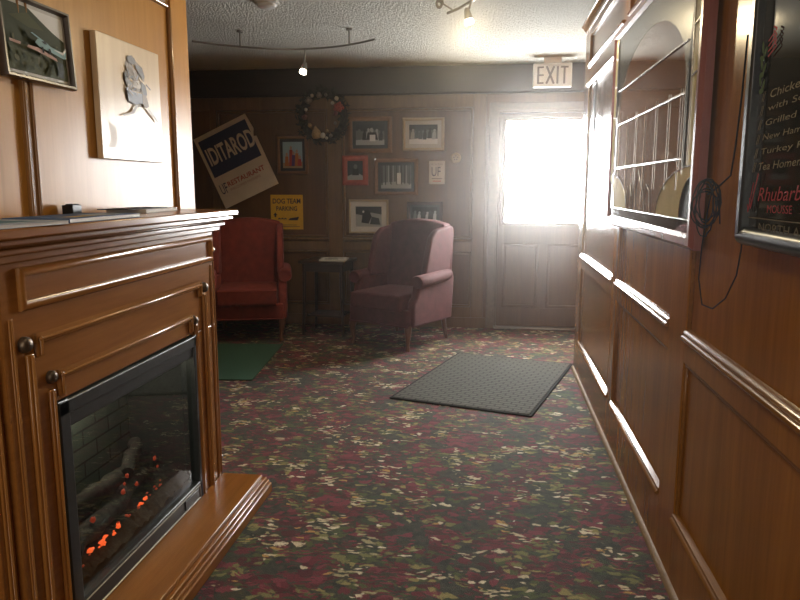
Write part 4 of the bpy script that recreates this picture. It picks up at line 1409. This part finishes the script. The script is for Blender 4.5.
bar(0.10, zb_, 0.10, zt)
bar(0.068, zt - 0.007, 0.132, zt - 0.007, 0.014)
p.build('lettering', t)

bulb = emit_mat('lamp_bulb', (1.0, 0.86, 0.62), 14.0)


def lamp_head(t, at, aim):
    """a small spot: stem, socket cup, frosted glass, bulb"""
    at, aim = Vector(at), Vector(aim).normalized()
    hd = MB().lathe([(0, -0.045), (0.012, -0.045), (0.018, -0.03), (0.022, -0.005), (0.026, 0.02), (0.024, 0.02), (0.018, 0.0), (0, -0.005)], at, aim, 16).build('lamp_head', M['chrome'], t, smooth=50)
    MB().lathe([(0.0, 0.0), (0.019, 0.004), (0.024, 0.02), (0.026, 0.04), (0.022, 0.042), (0, 0.042)], at, aim, 16).build('bulb', bulb, hd, smooth=50)


t = thing('track_light', 'curved rail track light with one lit lamp on the ceiling left of centre', 'track light', (-1.40, 5.0, 2.345), 0, 'ceiling track lights')
arc = [(-0.68 + 1.26 * i / 24, 0, 0) for i in range(25)]
arc = [(x, 0.2 - 0.8 * (x) ** 2, z) for x, y, z in arc]
MB().tube(arc, 0.007, 8).build('rail', M['chrome'], t, smooth=60)
def arc_y(x):
    return 0.2 - 0.8 * x * x
for x in (-0.42, 0.37):
    MB().tube([(x, arc_y(x), 0.0), (x, arc_y(x), 0.095)], 0.006, 8).lathe([(0, 0.098), (0.022, 0.098), (0.022, 0.11), (0, 0.11)], (x, arc_y(x), 0), (0, 0, 1), 14).build('standoff', M['chrome'], t, smooth=50)
xl = 0.02
MB().tube([(xl, arc_y(xl), 0.008), (xl - 0.005, arc_y(xl), -0.06), (xl - 0.01, arc_y(xl), -0.095)], 0.005, 8).build('stem', M['chrome'], t, smooth=50)
lamp_head(t, (xl - 0.012, arc_y(xl), -0.135), (-0.15, -0.5, -1))

t = thing('track_light', 'short spiral ended track light with a lit lamp at the top centre of the ceiling', 'track light', (-0.16, 4.18, 2.40), 0, 'ceiling track lights')
MB().tube([(-0.13, 0.22, -0.025), (-0.05, 0.12, -0.02), (0.02, 0.0, -0.015), (0.06, -0.15, -0.012), (0.08, -0.35, -0.012)], 0.009, 8).build('rail', M['chrome'], t, smooth=60)
MB().tube([(0.07, -0.28, -0.01), (0.07, -0.28, 0.04)], 0.006, 8).lathe([(0, 0.04), (0.025, 0.04), (0.025, 0.055), (0, 0.055)], (0.07, -0.28, 0), (0, 0, 1), 14).build('standoff', M['chrome'], t, smooth=50)
sp = MB()
sp.tube([(-0.17 + 0.022 * math.cos(i * 0.6) * (1 - i / 40), 0.1, 0.0 + 0.03 * math.sin(i * 0.6) * (1 - i / 40)) for i in range(26)], 0.005, 7)
sp.tube([(-0.15, 0.1, 0.0), (-0.10, 0.16, -0.02)], 0.005, 7)
sp.build('spiral', M['chrome'], t, smooth=60)
MB().tube([(0.015, 0.0, -0.02), (0.005, 0.01, -0.055)], 0.006, 8).build('stem', M['chrome'], t, smooth=50)
lamp_head(t, (0.0, 0.01, -0.095), (0.22, -0.12, -1))

t = thing('smoke_detector', 'small white smoke detector at the top edge of the ceiling', 'smoke detector', (-1.38, 4.32, H), 0)
MB().lathe([(0, 0), (0.075, 0), (0.075, -0.012), (0.06, -0.016), (0.055, -0.032), (0.03, -0.04), (0, -0.04)], (0, 0, 0), (0, 0, 1), 28).build('housing', M['white'], t, smooth=40)

# lamp light of the fixtures
spot('track_lamp_light', (-0.155, 4.12, 2.225), (-0.30, 2.0, 1.35), 34.0, (1.0, 0.80, 0.48), 165, 0.35, 0.03)
fl_ = bpy.data.lights.new('firebox_glow', 'POINT')
fl_.energy = 4.5
fl_.color = (1.0, 0.8, 0.6)
fl_.shadow_soft_size = 0.05
fo_ = bpy.data.objects.new('firebox_glow', fl_)
C.objects.link(fo_)
fo_.location = (-1.36, 2.17, 0.70)
spot('rail_lamp_light', (-1.42, 5.14, 2.13), (-2.1, 5.85, 0.4), 17.0, (1.0, 0.78, 0.48), 88, 1.0, 0.03)

# thin haze volume added to imitate the glare around the door window
hz = bpy.data.materials.new('bloom_scatter')
hz.use_nodes = True
hz.node_tree.nodes.clear()
ho = N(hz.node_tree, 'ShaderNodeOutputMaterial')
hv = N(hz.node_tree, 'ShaderNodeVolumeScatter')
hv.inputs['Color'].default_value = (1.0, 0.98, 0.94, 1)
hv.inputs['Density'].default_value = 0.010
hv.inputs['Anisotropy'].default_value = 0.92
hz.node_tree.links.new(hv.outputs[0], ho.inputs['Volume'])
o = MB().box(-0.93, 0.50, -0.5, 5.3, 0.02, 2.12).build('bloom', hz)
tag(o, 'thin pale haze volume added in the corridor to imitate glare around the door window', 'bloom', kind='stuff')
